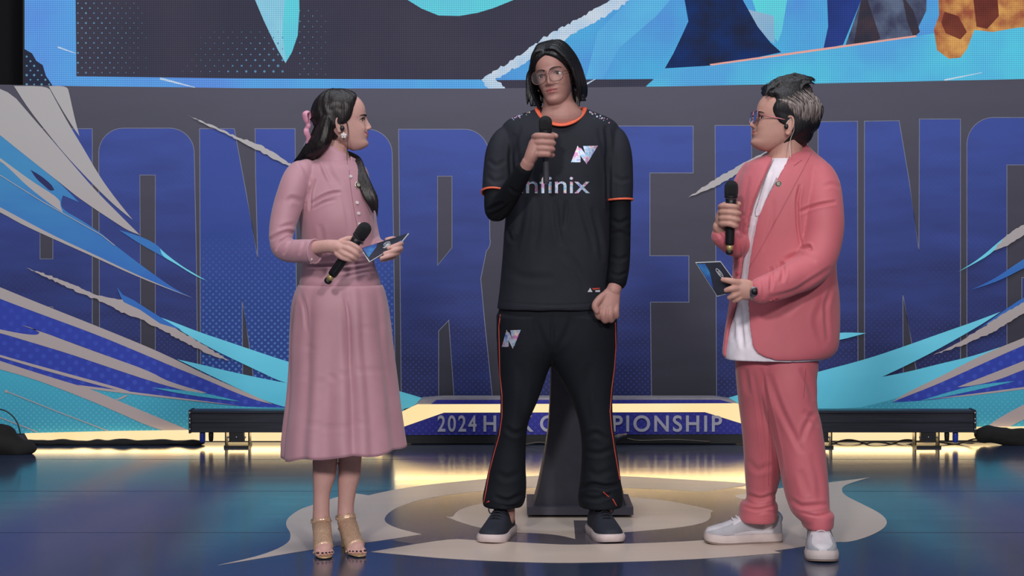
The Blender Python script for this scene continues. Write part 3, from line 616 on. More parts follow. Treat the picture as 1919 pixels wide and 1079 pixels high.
def rows_loft(m, rows, n=56, e=2.2, step=7, caps=True, fn=None):
    """rows (py, x_left, x_right, Y centre, depth half): horizontal rings whose silhouette follows the given columns"""
    R = np.array(rows, float); ys = np.arange(R[0, 0], R[-1, 0]+.01, (R[-1, 0]-R[0, 0])/max(2, round((R[-1, 0]-R[0, 0])/step)))
    Q = interp(R[:, 0], R[:, 1:], ys); t = np.linspace(0, 2*math.pi, n, endpoint=False); rings = []
    for py, (xl, xr, Y, ry) in zip(ys, Q):
        a0 = np.array(at(xl, py, Y)); b0 = np.array(at(xr, py, Y)); c = (a0+b0)/2; rx = (b0[0]-a0[0])/2
        cx_ = np.sign(np.cos(t))*abs(np.cos(t))**(2/e)*rx; cy_ = np.sign(np.sin(t))*abs(np.sin(t))**(2/e)*ry
        ring = np.column_stack([c[0]+cx_, c[1]+cy_, np.full(n, c[2])])
        if fn is not None: ring = fn(ring, t, py, c)
        rings.append(ring)
    return m.loft(rings, caps=caps)
def limb(m, pts, n=20, seg=None, flat=1.0, up=None, ends=True):
    """pts (px, py, Y, radius in pixels)"""
    P = [at(p[0], p[1], p[2]) for p in pts]; r = [p[3]*p[2]/FPX for p in pts]
    return m.tube(P, r, n, seg or max(8, len(pts)*5), flat, up, ends)
def shell(m, th, name='shell'):
    me = m.data(name); o = bpy.data.objects.new('tmp', me); COL.objects.link(o); md = o.modifiers.new('s', 'SOLIDIFY'); md.thickness = th; md.offset = 0
    out = bpy.data.meshes.new_from_object(o.evaluated_get(bpy.context.evaluated_depsgraph_get())); bpy.data.objects.remove(o); return out
def hoop(p, q, rpx, r, flat=1.0):
    """ring round a sleeve end at p, axis towards q (pixels, Y)"""
    A = np.array(at(*p)); t = np.array(at(*q))-A; t /= np.linalg.norm(t); u = np.cross(t, (0, 1, 0)); u /= np.linalg.norm(u); v = np.cross(t, u); R_ = rpx*p[2]/FPX
    a_ = np.linspace(0, 2*math.pi, 44); return Mesh().tube([A+u*math.cos(k)*R_+v*math.sin(k)*R_ for k in a_], r, 8, None, flat, round_ends=False)
def creases(me, specs, only_front=True):
    """folds pressed into (depth>0) or raised from (depth<0) a garment: (points in the photo, width px, depth m)"""
    V = get_co(me); N = get_no(me); px = CX+FPX*V[:, 0]/V[:, 1]; py = HY-FPX*(V[:, 2]-HC)/V[:, 1]
    D = np.zeros(len(V)); front = np.clip(-N[:, 1]*2.5+.35, 0, 1)
    for pts, wd, dp in specs:
        wd *= .85; dp *= 1.35
        p = smooth_path(np.column_stack([np.array(pts, float), np.zeros(len(pts))]), max(8, len(pts)*6))[:, :2]
        best = np.full(len(V), 1e9); tt = np.zeros(len(V)); n = len(p)-1
        lo = p.min(0)-4*wd; hi = p.max(0)+4*wd; idx = np.where((px > lo[0]) & (px < hi[0]) & (py > lo[1]) & (py < hi[1]))[0]
        if not len(idx): continue
        qx, qy = px[idx], py[idx]; bb = best[idx]; t_ = tt[idx]; sg = np.zeros(len(idx))
        for i in range(n):
            a_ = p[i]; d = p[i+1]-a_; L2 = d@d+1e-9; s = np.clip(((qx-a_[0])*d[0]+(qy-a_[1])*d[1])/L2, 0, 1)
            ex = qx-a_[0]-s*d[0]; ey = qy-a_[1]-s*d[1]; dist = np.hypot(ex, ey); k = dist < bb
            bb = np.where(k, dist, bb); t_ = np.where(k, (i+s)/n, t_)
        taper = np.sqrt(np.clip(np.sin(np.clip(t_, 0, 1)*math.pi), 0, 1))
        u = bb/wd; prof = np.exp(-u**2)-.35*np.exp(-(u-1.7)**2/.6)
        D[idx] += -dp*prof*taper
    V += N*(D*front)[:, None]; set_co(me, V)
def ripple(me, amp, scale, stretch=(1, 1, 1), seed=0):
    V = get_co(me); N = get_no(me); s = np.array(stretch)*scale
    d = np.array([mnoise.noise(Vector(v*s+seed)) for v in V]); set_co(me, V+N*(d*amp)[:, None])

def head_ring(z, n, wide=1.0, fem=0.0, jaw=1.0):
    """one horizontal ring of a bare head, chin at z=0, crown .235, face to -y; returns x,y for n angles from the front"""
    Z = [-.002, .006, .015, .022, .035, .045, .055, .065, .075, .09, .105, .12, .132, .15, .17, .19, .205, .218, .228, .2345]
    YF = [-.066, -.086, -.094, -.0955, -.0925, -.094, -.096, -.0955, -.0945, -.0935, -.094, -.0955, -.099, -.1, -.097, -.088, -.076, -.058, -.037, -.012]
    YB = [-.03, -.018, -.005, .004, .02, .033, .045, .057, .068, .08, .089, .095, .098, .099, .096, .087, .076, .06, .041, .018]
    W = [.022, .034, .043, .048, .055, .0585, .0615, .064, .066, .0685, .0705, .0725, .074, .0755, .0745, .069, .061, .049, .034, .012]
    yf, yb, w_ = (float(interp(Z, T, np.array([z]))[0]) for T in (YF, YB, W))
    w_ *= wide*(1-(1-jaw)*min(1, max(0, (.10-z)/.07))); t = np.linspace(0, 2*math.pi, n, endpoint=False)
    k = min(1, max(0, (z-.03)/.06)); k = k*k*(3-2*k); ym = (yf*.4+yb*.6)*(1-k)+((yf+yb)/2+.012)*k
    s, c = np.sin(t), np.cos(t); e = 2.35
    x = np.sign(s)*abs(s)**(2/e)*w_
    y = np.where(c > 0, ym-(ym-yf)*abs(c)**(2/2.15), ym+(yb-ym)*abs(c)**(2/2.2))
    return x, y, c
NZ = [.066, .0705, .076, .083, .09, .10, .113, .125, .14]; NA = [0, .009, .0225, .0275, .0245, .018, .0105, .005, 0]; NS = [.013, .0125, .0115, .0095, .0088, .0082, .0075, .0085, .012]
def face_relief(x, z, fem=0.0, lips=1.0, open_mouth=0.0, nose=1.0, smile=0.0):
    zm = z-smile*(x/.022)**2; ax = abs(x); g = lambda u, s: np.exp(-(u/s)**2)
    na = np.interp(z, NZ, NA)*nose; ns = np.interp(z, NZ, NS)
    d = -na*g(x, ns)
    d -= .0075*g(ax-.0125, .0055)*g(z-.077, .0058)*nose
    d += .0035*g(ax-.008, .003)*g(z-.0705, .0025)
    d += .0085*g(ax-.031, .0155)*g(z-.113, .0105)
    d -= .0035*(1-fem*.8)*g(ax-.024, .018)*g(z-.1295, .0065)
    d -= lips*.0058*g(x, .021+smile*1.3)*g(zm-.0585, .0048)
    d -= lips*.0068*g(x, .019+smile*1.2)*g(zm-.0475, .0052)
    d += (.0042+open_mouth)*g(x, .023+smile*1.3)*g(zm-.0532, .0019+open_mouth*.4)
    d += .002*g(x, .004)*g(z-.065, .004)
    d -= .0035*g(ax-.042, .019)*g(z-.085, .022)
    d -= .003*g(x, .016)*g(z-.018, .012)
    d -= smile*.7*g(ax-.036, .012)*g(z-.078, .012)
    d += smile*.5*g(ax-.029, .004)*g(z-.06, .009)
    return d
class Head:
    def __init__(self, px, py, Y, yaw=0, pitch=0, roll=0, s=1.0, wide=1.0, fem=0.0, lips=1.0, open_mouth=0.0, nose=1.0, smile=0.0, jaw=1.0, ear=1.0):
        self.smile = smile; self.jaw = jaw; self.ear = ear; self.c = Vector(at(px, py, Y)); self.s = s; self.wide = wide; self.fem = fem; self.lips = lips; self.om = open_mouth; self.nose = nose
        self.R = Matrix.Rotation(math.radians(roll), 3, 'Y') @ Matrix.Rotation(math.radians(yaw), 3, 'Z') @ Matrix.Rotation(math.radians(pitch), 3, 'X')
        self.Rn = np.array(self.R)
    def w(self, P):          # local (chin z=0) -> world
        P = np.atleast_2d(np.asarray(P, float)).copy(); P[:, 2] -= .105; return (P*self.s) @ self.Rn.T+np.array(self.c)
    def loc(self, W): P = ((np.asarray(W)-np.array(self.c)) @ self.Rn)/self.s; P = P.copy(); P[:, 2] += .105; return P
    def surf(self, x, z):    # face surface y at (x, z), front
        X, Y_, c = head_ring(z, 240, self.wide, self.fem, self.jaw); k = np.where(c > 0)[0]; i = k[np.argmin(abs(X[k]-x))]
        return float(Y_[i]+face_relief(np.array([x]), np.array([z]), self.fem, self.lips, self.om, self.nose, self.smile)[0])
    def add_to(self, m, n=120):
        zs = np.concatenate([np.linspace(-.002, .14, 90), np.linspace(.1435, .2345, 30)]); rings = []
        for z in zs:
            x, y, c = head_ring(z, n, self.wide, self.fem, self.jaw)
            y = y+face_relief(x, np.full(n, z), self.fem, self.lips, self.om, self.nose, self.smile)*np.clip(c*4, 0, 1)
            rings.append(self.w(np.column_stack([x, y, np.full(n, z)])))
        m.loft(rings)
        for sd in (-1, 1):   # ears: bowl plus rim plus lobe
            xe = sd*.0755*self.wide
            rot = np.array(Matrix.Rotation(math.radians(sd*-22), 3, 'Z')@Matrix.Rotation(math.radians(12), 3, 'X'))
            e = Mesh(); e.ellipsoid((0, .004, 0), (.005, .0145, .026), 16, 10)
            rim = [(0, -.006, .014), (.002*sd, -.002, .025), (.004*sd, .009, .029), (.006*sd, .018, .022), (.006*sd, .020, .008), (.005*sd, .016, -.008), (.003*sd, .009, -.019), (.001*sd, .001, -.027), (0, -.006, -.022)]
            e.tube(rim, [.003, .0036, .0038, .0038, .0036, .0034, .0036, .0056, .003], 8, 36)
            e.tube([(.004*sd, -.007, -.004), (.004*sd, -.006, -.010)], .0032, 8)
            V = e.verts()*self.ear @ rot.T+np.array([xe, .006, .100]); m.add(self.w(V), e.f)
            for ez, rr, arch in ((.1185, .0026, .0022), (.1072, .0022, -.0016)):   # eyelids
                P = []
                for u in np.linspace(-1, 1, 9):
                    xx = sd*.0315+u*.0145; zz_ = ez+arch*(1-u*u)-(.0045*np.sign(arch)*(u*u)); P.append((xx, self.surf(xx, zz_)-.0035+.004*u*u, zz_))
                m.tube(self.w(P), rr*self.s, 6)
    def cap(self, m, line, off, z0=.04, n=96, taper=.5):
        """hair shell over the skull behind a hairline: line = [(z, angle from the front in degrees)], off(z, t)-> thickness"""
        zs = np.linspace(z0, .2345, 46); lz = [l[0] for l in line]; la = [l[1] for l in line]
        o_r, i_r = [], []
        for z in zs:
            t0 = math.radians(max(0.0, float(np.interp(z, lz, la)))); t = np.linspace(t0, 2*math.pi-t0, n)
            X, Y_, _ = head_ring(z, 361, self.wide, self.fem, self.jaw); tt = np.linspace(0, 2*math.pi, 361, endpoint=False)
            x = np.interp(t % (2*math.pi), tt, X, period=2*math.pi); y = np.interp(t % (2*math.pi), tt, Y_, period=2*math.pi)
            edge = np.clip(np.minimum(t-t0, 2*math.pi-t0-t)/math.radians(14), 0, 1)**.6 if t0 > .02 else np.ones(n)
            th = np.array([off(z, q) for q in t])*(.25+.75*edge)
            c = np.array([0, .005, .12]); P = np.column_stack([x, y, np.full(n, z)]); d = P-c; d /= np.linalg.norm(d, axis=1)[:, None]
            o_r.append(self.w(P+d*th[:, None])); i_r.append(self.w(P-d*.012))
        k = n; F = []; V = np.concatenate(o_r+i_r); nr = len(zs)
        for q in range(nr-1):
            for j in range(k-1):
                F.append((q*k+j, q*k+j+1, (q+1)*k+j+1, (q+1)*k+j)); b = nr*k; F.append((b+q*k+j, b+(q+1)*k+j, b+(q+1)*k+j+1, b+q*k+j+1))
            for j in (0, k-1): b = nr*k; F.append((q*k+j, (q+1)*k+j, b+(q+1)*k+j, b+q*k+j))
        b = nr*k
        for j in range(k-1):
            F.append((j, b+j, b+j+1, j+1)); F.append(((nr-1)*k+j, (nr-1)*k+j+1, b+(nr-1)*k+j+1, b+(nr-1)*k+j))
        # crown lid
        m.add(V, F); m.ellipsoid(self.w([(0, .004, .195)])[0], np.array([.058, .075, .0395+off(.2345, math.pi/2)*.95])*self.s, 24, 14, self.Rn)

def skin_mat(name):
    m, N, L = new_mat(name); p = N['Principled BSDF']; p.inputs['Roughness'].default_value = .5; p.inputs['Specular IOR Level'].default_value = .35
    a_ = N.new('ShaderNodeAttribute'); a_.attribute_name = 'tint'
    tc = N.new('ShaderNodeTexCoord'); n = N.new('ShaderNodeTexNoise'); n.inputs['Scale'].default_value = 60; L.new(tc.outputs['Object'], n.inputs['Vector'])
    r = N.new('ShaderNodeMapRange'); r.inputs[3].default_value = .93; r.inputs[4].default_value = 1.06; L.new(n.outputs['Fac'], r.inputs[0])
    v = N.new('ShaderNodeVectorMath'); v.operation = 'SCALE'; L.new(a_.outputs['Color'], v.inputs[0]); L.new(r.outputs[0], v.inputs['Scale']); L.new(v.outputs[0], p.inputs['Base Color'])
    p.inputs['Subsurface Weight'].default_value = .12; p.inputs['Subsurface Radius'].default_value = (.012, .005, .003); p.inputs['Subsurface Scale'].default_value = 1
    return m
M_skin = skin_mat('skin')
def set_tint(me, col, head=None, lips=None, blush=None, extra=()):
    V = get_co(me); C = np.tile(np.array(lin(col)), (len(V), 1))
    def mixin(msk, c): C[:] = C*(1-msk[:, None])+np.array(lin(c))*msk[:, None]
    if head is not None:
        P = head.loc(V); x, y, z = P[:, 0], P[:, 1], P[:, 2]; fr = np.clip((-y-.06)/.01, 0, 1)
        if blush is not None: mixin(.5*np.exp(-((abs(x)-.043)/.016)**2-((z-.086)/.014)**2)*np.clip((-y-.02)/.02, 0, 1), blush)
        if lips is not None:
            hw = .0225+head.smile*1.3; z = z-head.smile*(x/.022)**2; up = np.clip((1-(x/hw)**2), 0, 1)
            m_ = ((z > .0532-.0095*up**.7) & (z < .0532+.0085*up**.6-.0012*np.exp(-(x/.003)**2)) & (abs(x) < hw))*1.0
            mixin(np.clip(m_*fr, 0, .85), lips)
            mixin(.75*np.exp(-((z-.0532)/.0014)**2)*(abs(x) < hw)*fr, tuple(v*.45 for v in lips))
    for cen, r, c in extra:
        mixin(np.clip(1.6-np.linalg.norm(V-np.array(cen), axis=1)/r*1.2, 0, 1), c)
    at_ = me.color_attributes.new('tint', 'FLOAT_COLOR', 'POINT'); at_.data.foreach_set('color', np.column_stack([C, np.ones(len(V))]).astype(np.float32).ravel())
M_white_eye = mat('eye_white', (214, 208, 206), .25); M_iris = mat('iris_dark', (34, 24, 22), .15); M_brow = mat('brow_hair', (30, 24, 24), .8)
def eyes(head, parent, squint=1.0, sides=(-1, 1), gaze=(0, 0), lash=1.0):
    for sd in sides:
        x, z = sd*.0315, .1128; y = head.surf(x, z)+.0075
        c = head.w([(x, y, z)])[0]; r = .0118*head.s
        e = obj('eye', Mesh().ellipsoid(c, (r*1.1, r, r*squint), 24, 16, head.Rn), M_white_eye, parent)
        g = head.w([(x+gaze[0]*.004, y-.0106, z+gaze[1]*.003)])[0]; d = head.Rn @ np.array([gaze[0]*.3, -1, gaze[1]*.3]); d /= np.linalg.norm(d)
        obj('iris', Mesh().lathe(g-d*.002, g+d*.0022, [(0, .0062*head.s), (.6, .0062*head.s), (1, .004*head.s)], 16), M_iris, e)
        P = []
        for u in np.linspace(-1, 1, 9):
            xx = x+u*.0145; zz_ = .1178+.0026*(1-u*u)-.0045*u*u; P.append((xx, head.surf(xx, zz_)-.0058+.004*u*u, zz_))
        obj('lashes', Mesh().tube(head.w(P), np.array([.0005, .0009, .0012, .0013, .0013, .0013, .0013, .0012, .0008])*lash, 6), M_iris, e)
def brows(head, parent, thick=1.0, lift=0, m=None):
    for sd in (-1, 1):
        P = []; R_ = []
        for u in np.linspace(0, 1, 9):
            xx = sd*(.0125+u*.036); zz_ = .1285+lift+.006*math.sin(u*2.3)-.003*u; P.append((xx, head.surf(xx, zz_)-.0008, zz_)); R_.append((.0033*(1-u)**.5*(.5+min(1, u*4)*.5)+.0008)*thick)
        obj('eyebrow', Mesh().tube(head.w(P), R_, 8, 16, .55), m or M_brow, parent)
def strand_mat(name, c, c2, rough=.42):
    m = mat(name, c, rough, c2=c2, scale=24, stretch=(6, 6, .5), bump=.45, bscale=30, spec=.4); return m
def lock(m, pts, r, n=8, seg=14, flat=.5, up=None): m.tube(np.asarray(pts, float), r, n, seg, flat, up)
def fingers(m, chains, n=10):
    for ch in chains: limb(m, ch, n, max(7, len(ch)*4))
M_mic = mat('mic_black', (24, 25, 30), .42, .2); M_mesh = mat('mic_grille', (34, 36, 40), .55, .3, bump=1.0, bscale=900); M_gold = mat('antenna_gold', (196, 176, 120), .35, .4)
def microphone(p_head, p_tail, label, tail=True, r=.0175, m_handle=None):
    a_ = np.array(p_head, float); b_ = np.array(p_tail, float); L_ = np.linalg.norm(b_-a_); t = thing('microphone', (b_[0], b_[1], b_[2])); tag(t, label, 'microphone', 'handheld microphones')
    f = lambda d: d/L_
    obj('grille', Mesh().lathe(a_, b_, [(0, .006), (f(.004), .015), (f(.012), .0222), (f(.022), .0248), (f(.044), .0250), (f(.058), .0222)], 24), M_mesh, t)
    obj('collar', Mesh().lathe(a_, b_, [(f(.053), .0222), (f(.055), .0242), (f(.061), .0242), (f(.064), .0215)], 24), M_mic, t, angle=30)
    obj('handle', Mesh().lathe(a_, b_, [(f(.06), .021), (f(.085), .0185), (f(.14), r), (f(L_-.045), r*.96), (f(L_-.036), r*.9)], 20), m_handle or M_mic, t)
    obj('badge_mark', Mesh().lathe(a_+(b_-a_)*f(.0625), a_+(b_-a_)*f(.066), [(0, .0216), (1, .0212)], 24), M_steel, t)
    if tail:
        obj('antenna_band', Mesh().lathe(a_, b_, [(f(L_-.037), r*.72), (f(L_-.014), r*.66)], 16), M_gold, t)
        obj('antenna_tip', Mesh().lathe(a_, b_, [(f(L_-.015), r*.8), (f(L_-.004), r*.75), (1, r*.5)], 16), M_blk, t)
    return t
def badge(px, py, bvh, parent, r=.0125):
    b = disc_on('badge', px, py, bvh, r, .004, mat('badge_rim', (190, 180, 160), .35, .6), parent)
    p, n = hit(bvh, px, py); obj('badge_face', Mesh().lathe(p+n*.003, p+n*.0055, [(0, r*.82), (.8, r*.82), (1, r*.7)], 20), mat('badge_dark', (34, 32, 34), .4), b)
    q = p+n*.0058; u = np.cross(n, (0, 0, 1)); u /= np.linalg.norm(u); v = np.cross(u, n)
    th = np.linspace(0, 2*math.pi, 20); mk = Mesh().tube([q+u*math.cos(k)*r*.46+v*math.sin(k)*r*.46 for k in th], r*.09, 6, round_ends=False)
    mk.tube([q-u*r*.2+v*r*.2, q, q+u*r*.25-v*r*.15], r*.09, 6).tube([q+u*r*.2+v*r*.25, q-u*r*.1-v*r*.25], r*.09, 6)
    obj('badge_emblem', mk, mat('badge_light', (206, 198, 180), .4), b); return b
M_card_edge = mat('card_white', (206, 210, 218), .5); M_card_dark = mat('card_navy', (30, 36, 54), .4, c2=(24, 28, 44)); M_card_blue = mat('card_blue', (52, 128, 190), .4, c2=(36, 70, 160), scale=30)
def cue_card(corners, label, mark_at=(.5, .5), mark_rot=0):
    """corners: four 3-d points (top-left, top-right, bottom-right, bottom-left as the printed face is read)"""
    A = [np.array(c, float) for c in corners]; n = np.cross(A[1]-A[0], A[3]-A[0]); n /= np.linalg.norm(n)
    ry = A[2]-EYE; A[2] = EYE+ry*(((A[0]-EYE) @ n)/(ry @ n))      # keep the card flat
    if n[1] > 0: n = -n
    t = thing('cue_card', tuple(sum(A)/4)); tag(t, label, 'card', 'printed cue cards')
    cc = sum(A)/4; obj('card_stack', Mesh().prism([cc+(a_-cc)*1.05-n*.0021 for a_ in A], n*-.003), M_card_edge, t, smooth=False)
    f = obj('printed_face', Mesh().prism([a_ for a_ in A], n*-.002), M_card_dark, t, smooth=False)
    P = lambda u, v: A[0]*(1-u)*(1-v)+A[1]*u*(1-v)+A[2]*u*v+A[3]*(1-u)*v+n*.0006
    obj('blue_corner', Mesh().prism([P(.02, .03), P(.34, .03), P(.3, .3), P(.05, .75), P(.02, .8)], n*-.0005), M_card_blue, f, smooth=False)
    obj('blue_corner', Mesh().prism([P(.98, .97), P(.55, .97), P(.8, .86), P(.98, .7)], n*-.0005), M_card_blue, f, smooth=False)
    mu, mv = mark_at; wm = Mesh(); th = np.linspace(0, 2*math.pi, 22)
    wm.tube([P(mu+.075*math.cos(k), mv-.06+.15*math.sin(k))+n*.0003 for k in th], .0011, 6, round_ends=False)
    wm.tube([P(mu-.03, mv-.12), P(mu-.03, mv-.01), P(mu+.03, mv+.02)], .0011, 6).tube([P(mu+.03, mv-.14), P(mu+.03, mv-.04), P(mu-.02, mv-.02)], .0011, 6)
    wm.tube([P(mu-.10, mv+.16), P(mu+.10, mv+.16)], .0016, 6).tube([P(mu-.07, mv+.24), P(mu+.07, mv+.24)], .0012, 6)
    obj('emblem', wm, M_card_edge, f); return t

# ================================================================ the woman in the pink dress
WY = 6.88
wo = thing('person', (at(628, 1035, WY)[0], WY, 0)); tag(wo, 'woman in a long dusty pink dress holding microphone and cue card, facing right', 'person')
M_dress = mat('dress_pink', (183, 136, 149), .55, c2=(176, 129, 142), scale=9, bump=.12, bscale=700, sheen=.3)
hw = Head(640, 233, 6.88, yaw=95, pitch=-4, roll=-2, s=.935, wide=.95, fem=1, lips=1.0, nose=.9, smile=.006, jaw=.92)
b = Mesh(); hw.add_to(b)
limb(b, [(622, 250, 6.89, 23), (624, 272, 6.89, 23), (628, 290, 6.885, 25), (630, 312, 6.885, 34)], 24)          # neck
rows_loft(b, [(300, 600, 660, 6.885, .06), (330, 572, 672, 6.885, .085), (400, 572, 688, 6.885, .095), (480, 576, 688, 6.885, .085), (540, 572, 704, 6.885, .1), (600, 572, 700, 6.885, .1), (640, 590, 690, 6.885, .08)])
limb(b, [(580, 335, 6.86, 15), (566, 350, 6.81, 15), (540, 400, 6.77, 16), (524, 452, 6.74, 15), (560, 466, 6.70, 13), (598, 463, 6.655, 12.5), (618, 461, 6.635, 12.5), (632, 463, 6.63, 14)], 20)   # near arm
limb(b, [(672, 335, 6.96, 17), (688, 425, 6.99, 15), (700, 452, 6.93, 12.5), (722, 466, 6.83, 12), (738, 468, 6.80, 11)], 20)
# near hand round the microphone
limb(b, [(626, 462, 6.632, 13), (640, 464, 6.628, 15.5), (650, 467, 6.632, 14)], 18, flat=.75)
fingers(b, [[(642, 455, 6.618, 5.5), (656, 457, 6.606, 5.6), (670, 464, 6.60, 5.0), (677, 470, 6.612, 4.2)],
            [(640, 463, 6.612, 5.6), (654, 467, 6.598, 5.6), (666, 474, 6.596, 5.0), (673, 480, 6.61, 4.2)],
            [(636, 470, 6.612, 5.6), (647, 476, 6.598, 5.6), (659, 481, 6.597, 5.0), (667, 486, 6.61, 4.0)],
            [(630, 475, 6.615, 5.0), (640, 482, 6.602, 5.2), (651, 486, 6.60, 4.6), (659, 489, 6.612, 3.8)],
            [(638, 452, 6.64, 5.5), (654, 447, 6.648, 5.5), (672, 450, 6.652, 4.8), (680, 455, 6.65, 4.0)]])
# far hand under the card
limb(b, [(722, 467, 6.82, 10), (738, 467, 6.79, 13), (746, 466, 6.775, 11)], 16, flat=.8)
fingers(b, [[(744, 459, 6.77, 5.2), (752, 456, 6.72, 5.0), (742, 460, 6.672, 4.7), (727, 465, 6.662, 3.9)],
            [(745, 467, 6.77, 5.2), (751, 465, 6.70, 5.0), (737, 470, 6.652, 4.7), (720, 475, 6.635, 3.9)],
            [(742, 474, 6.77, 5.2), (746, 474, 6.70, 5.0), (731, 479, 6.64, 4.6), (714, 484, 6.618, 3.8)],
            [(738, 480, 6.77, 4.6), (738, 481, 6.71, 4.5), (726, 485, 6.66, 4.2), (715, 488, 6.64, 3.6)],
            [(736, 459, 6.79, 5.4), (742, 450, 6.79, 5.2), (734, 447, 6.775, 4.6), (724, 449, 6.765, 4.0)]])
# legs and feet
for hx, kx, pts in ((618, 612, [(609, 862, 6.88, 23), (608, 885, 6.88, 22), (605, 905, 6.875, 19), (602.5, 930, 6.87, 15.5), (602, 955, 6.865, 15.5), (602, 972, 6.862, 16.5)]),
                    (652, 656, [(656, 862, 6.90, 21.5), (655, 885, 6.90, 21), (652, 905, 6.897, 19), (649.5, 930, 6.893, 16), (648, 950, 6.89, 15), (648, 966, 6.886, 16)])):
    limb(b, [(hx, 600, 6.885, 38), (hx, 680, 6.88, 34), (kx, 790, 6.87, 24), (kx, 825, 6.875, 21)]+pts, 22, 60)
FEET = []
for ax, ay, Y0, dx, dy in ((602, 972, 6.862, .028, -.165), (648, 966, 6.886, .062, -.158)):
    A = np.array(at(ax, ay, Y0)); fw = np.array([dx, dy, 0]); fw /= np.linalg.norm(fw); sd = np.array([-fw[1], fw[0], 0]); FEET.append((A, fw, sd))
    g = lambda f_, z_, s_=0: np.array([A[0], A[1], 0])+fw*f_+sd*s_+np.array([0, 0, z_])
    top = A[2]
    b.tube([g(0, top+.01), g(.012, top-.02), g(.04, .082), (g(.075, .052)), g(.105, .032), g(.13, .024)], [.031, .031, .031, .031, .032, .032], 20, 26, .72)
    b.tube([g(.0, top-.01), g(-.022, .095), g(-.026, .078)], [.026, .024, .021], 16, 12)
    b.tube([g(-.02, .082), g(.03, .062), g(.08, .036), g(.12, .02)], [.020, .022, .026, .028], 14, 16, .6)
    for j, (so, ln, rr) in enumerate(((-.021, .042, .0098), (-.006, .044, .0078), (.006, .040, .0073), (.017, .034, .0070), (.026, .027, .0068))):
        sg = 1 if dx < .04 else -1
        b.tube([g(.122, .020, so*sg), g(.122+ln*.6, .017, so*1.12*sg), g(.122+ln, .0125, so*1.12*sg)], [rr*1.05, rr, rr*.82], 10, 8)
body = remesh(b, .003, 2, .4); set_tint(body, (198, 154, 146), hw, (184, 92, 104))
bo = obj('body', body, M_skin, wo, fix=False)
eyes(hw, wo, .55, (-1, 1), (.2, 0), 2.0); brows(hw, wo, 1.25)
# dress bodice with sleeves
d = Mesh()
rows_loft(d, [(296, 598, 660, 6.89, .056), (301, 582, 668, 6.888, .074), (312, 562, 678, 6.885, .096), (332, 557, 689, 6.885, .112), (362, 557, 697, 6.885, .124), (398, 560, 702, 6.885, .132), (430, 563, 703, 6.885, .128), (460, 566, 700, 6.885, .116), (490, 567, 701, 6.885, .108), (512, 564, 708, 6.885, .112), (530, 561.5, 713, 6.885, .1175), (541, 564, 711, 6.885, .115)], e=2.25)
limb(d, [(577, 314, 6.825, 18), (563, 325, 6.81, 25), (549, 355, 6.79, 27.5), (538, 390, 6.775, 27), (529, 425, 6.755, 24.5), (525, 448, 6.74, 22)], 28, 40)
limb(d, [(526, 446, 6.742, 22), (530, 462, 6.73, 22.5), (548, 470, 6.705, 22), (570, 471, 6.68, 22.5), (590, 471, 6.658, 23)], 28, 36, ends=False)
limb(d, [(668, 325, 6.96, 22), (680, 380, 6.985, 22), (688, 428, 6.985, 20), (698, 456, 6.93, 18), (712, 467, 6.86, 18)], 24, 36)
dm = remesh(d, .0045, 4, .5)
creases(dm, [([(590, 335), (582, 360), (580, 395)], 3.2, .006), ([(582, 383), (600, 371), (622, 362), (640, 360)], 3.5, .006), ([(584, 392), (606, 380), (630, 374)], 3, .003), ([(560, 300), (572, 318), (580, 345)], 5, .003),
    ([(506, 450), (522, 440), (540, 434), (556, 440)], 4, .007), ([(516, 470), (528, 452), (540, 448)], 3.2, .005), ([(530, 478), (540, 460), (548, 448)], 3.5, .004), ([(520, 430), (535, 424), (552, 420)], 5, .003),
    ([(534, 380), (548, 372), (566, 378)], 6, .003), ([(600, 420), (604, 450), (604, 480)], 6, .003), ([(640, 360), (650, 400), (655, 440)], 5, .002), ([(610, 300), (622, 330), (640, 350)], 7, .003), ([(574, 500), (620, 498), (690, 492)], 3, .004), ([(620, 512), (660, 506), (704, 498)], 4, .0035), ([(640, 520), (670, 512), (706, 506)], 3.5, .003),
    ([(600, 300), (606, 316), (618, 340)], 3.5, -.0035), ([(560, 478), (568, 462), (572, 452)], 4, .003)])
ripple(dm, .0018, 22, (1, 1, .6))
obj('cuff', hoop((589.5, 471, 6.658), (580, 471, 6.67), 22.3, .0035), M_dress, wo)
db = bvh_of(dm); bodice = obj('bodice', dm, M_dress, wo, fix=False)
# standing collar, placket, buttons, cuff
th = np.radians(np.linspace(-44, 302, 64)); rr = []
for py, xl, xr, ry, dz in ((313, 590, 676, .084, .012), (306, 595, 673, .074, .018), (299, 599, 671, .068, .024), (290, 601, 669, .064, .031), (281, 602, 668, .062, .036)):
    a0 = np.array(at(xl, py, 6.885)); b0 = np.array(at(xr, py, 6.885)); c0 = (a0+b0)/2; rx = (b0-a0)[0]/2
    rr.append(np.column_stack([c0[0]+np.cos(th)*rx, c0[1]+np.sin(th)*ry, c0[2]-dz*np.cos(th)]))
col = Mesh(); col.loft(rr, caps=False, closed=False); co_ = obj('collar', shell(col, .0035), M_dress, wo)
M_seam = mat('seam_pink', (150, 100, 114), .7)
obj('collar_edge', Mesh().tube(rr[-1], .0019, 6, round_ends=False), M_dress, co_); obj('collar_seam', Mesh().tube(rr[1]*1.0, .0014, 6, round_ends=False), M_seam, co_)
piping('placket_seam', [(654, 318), (657, 350), (663, 390), (670, 430), (674, 446)], db, .0012, M_seam, wo)
M_pearl = mat('pearl', (222, 214, 214), .2, coat=.5)
for x, y in ((657, 331), (669, 380), (672, 400), (674, 420)): disc_on('button', x, y, db, .0065, .005, M_pearl, wo, 14)
for x, y in ((584, 486), (583, 492)): disc_on('cuff_button', x, y, db, .004, .004, M_pearl, wo, 12)
badge(670, 347, db, wo, .0125)
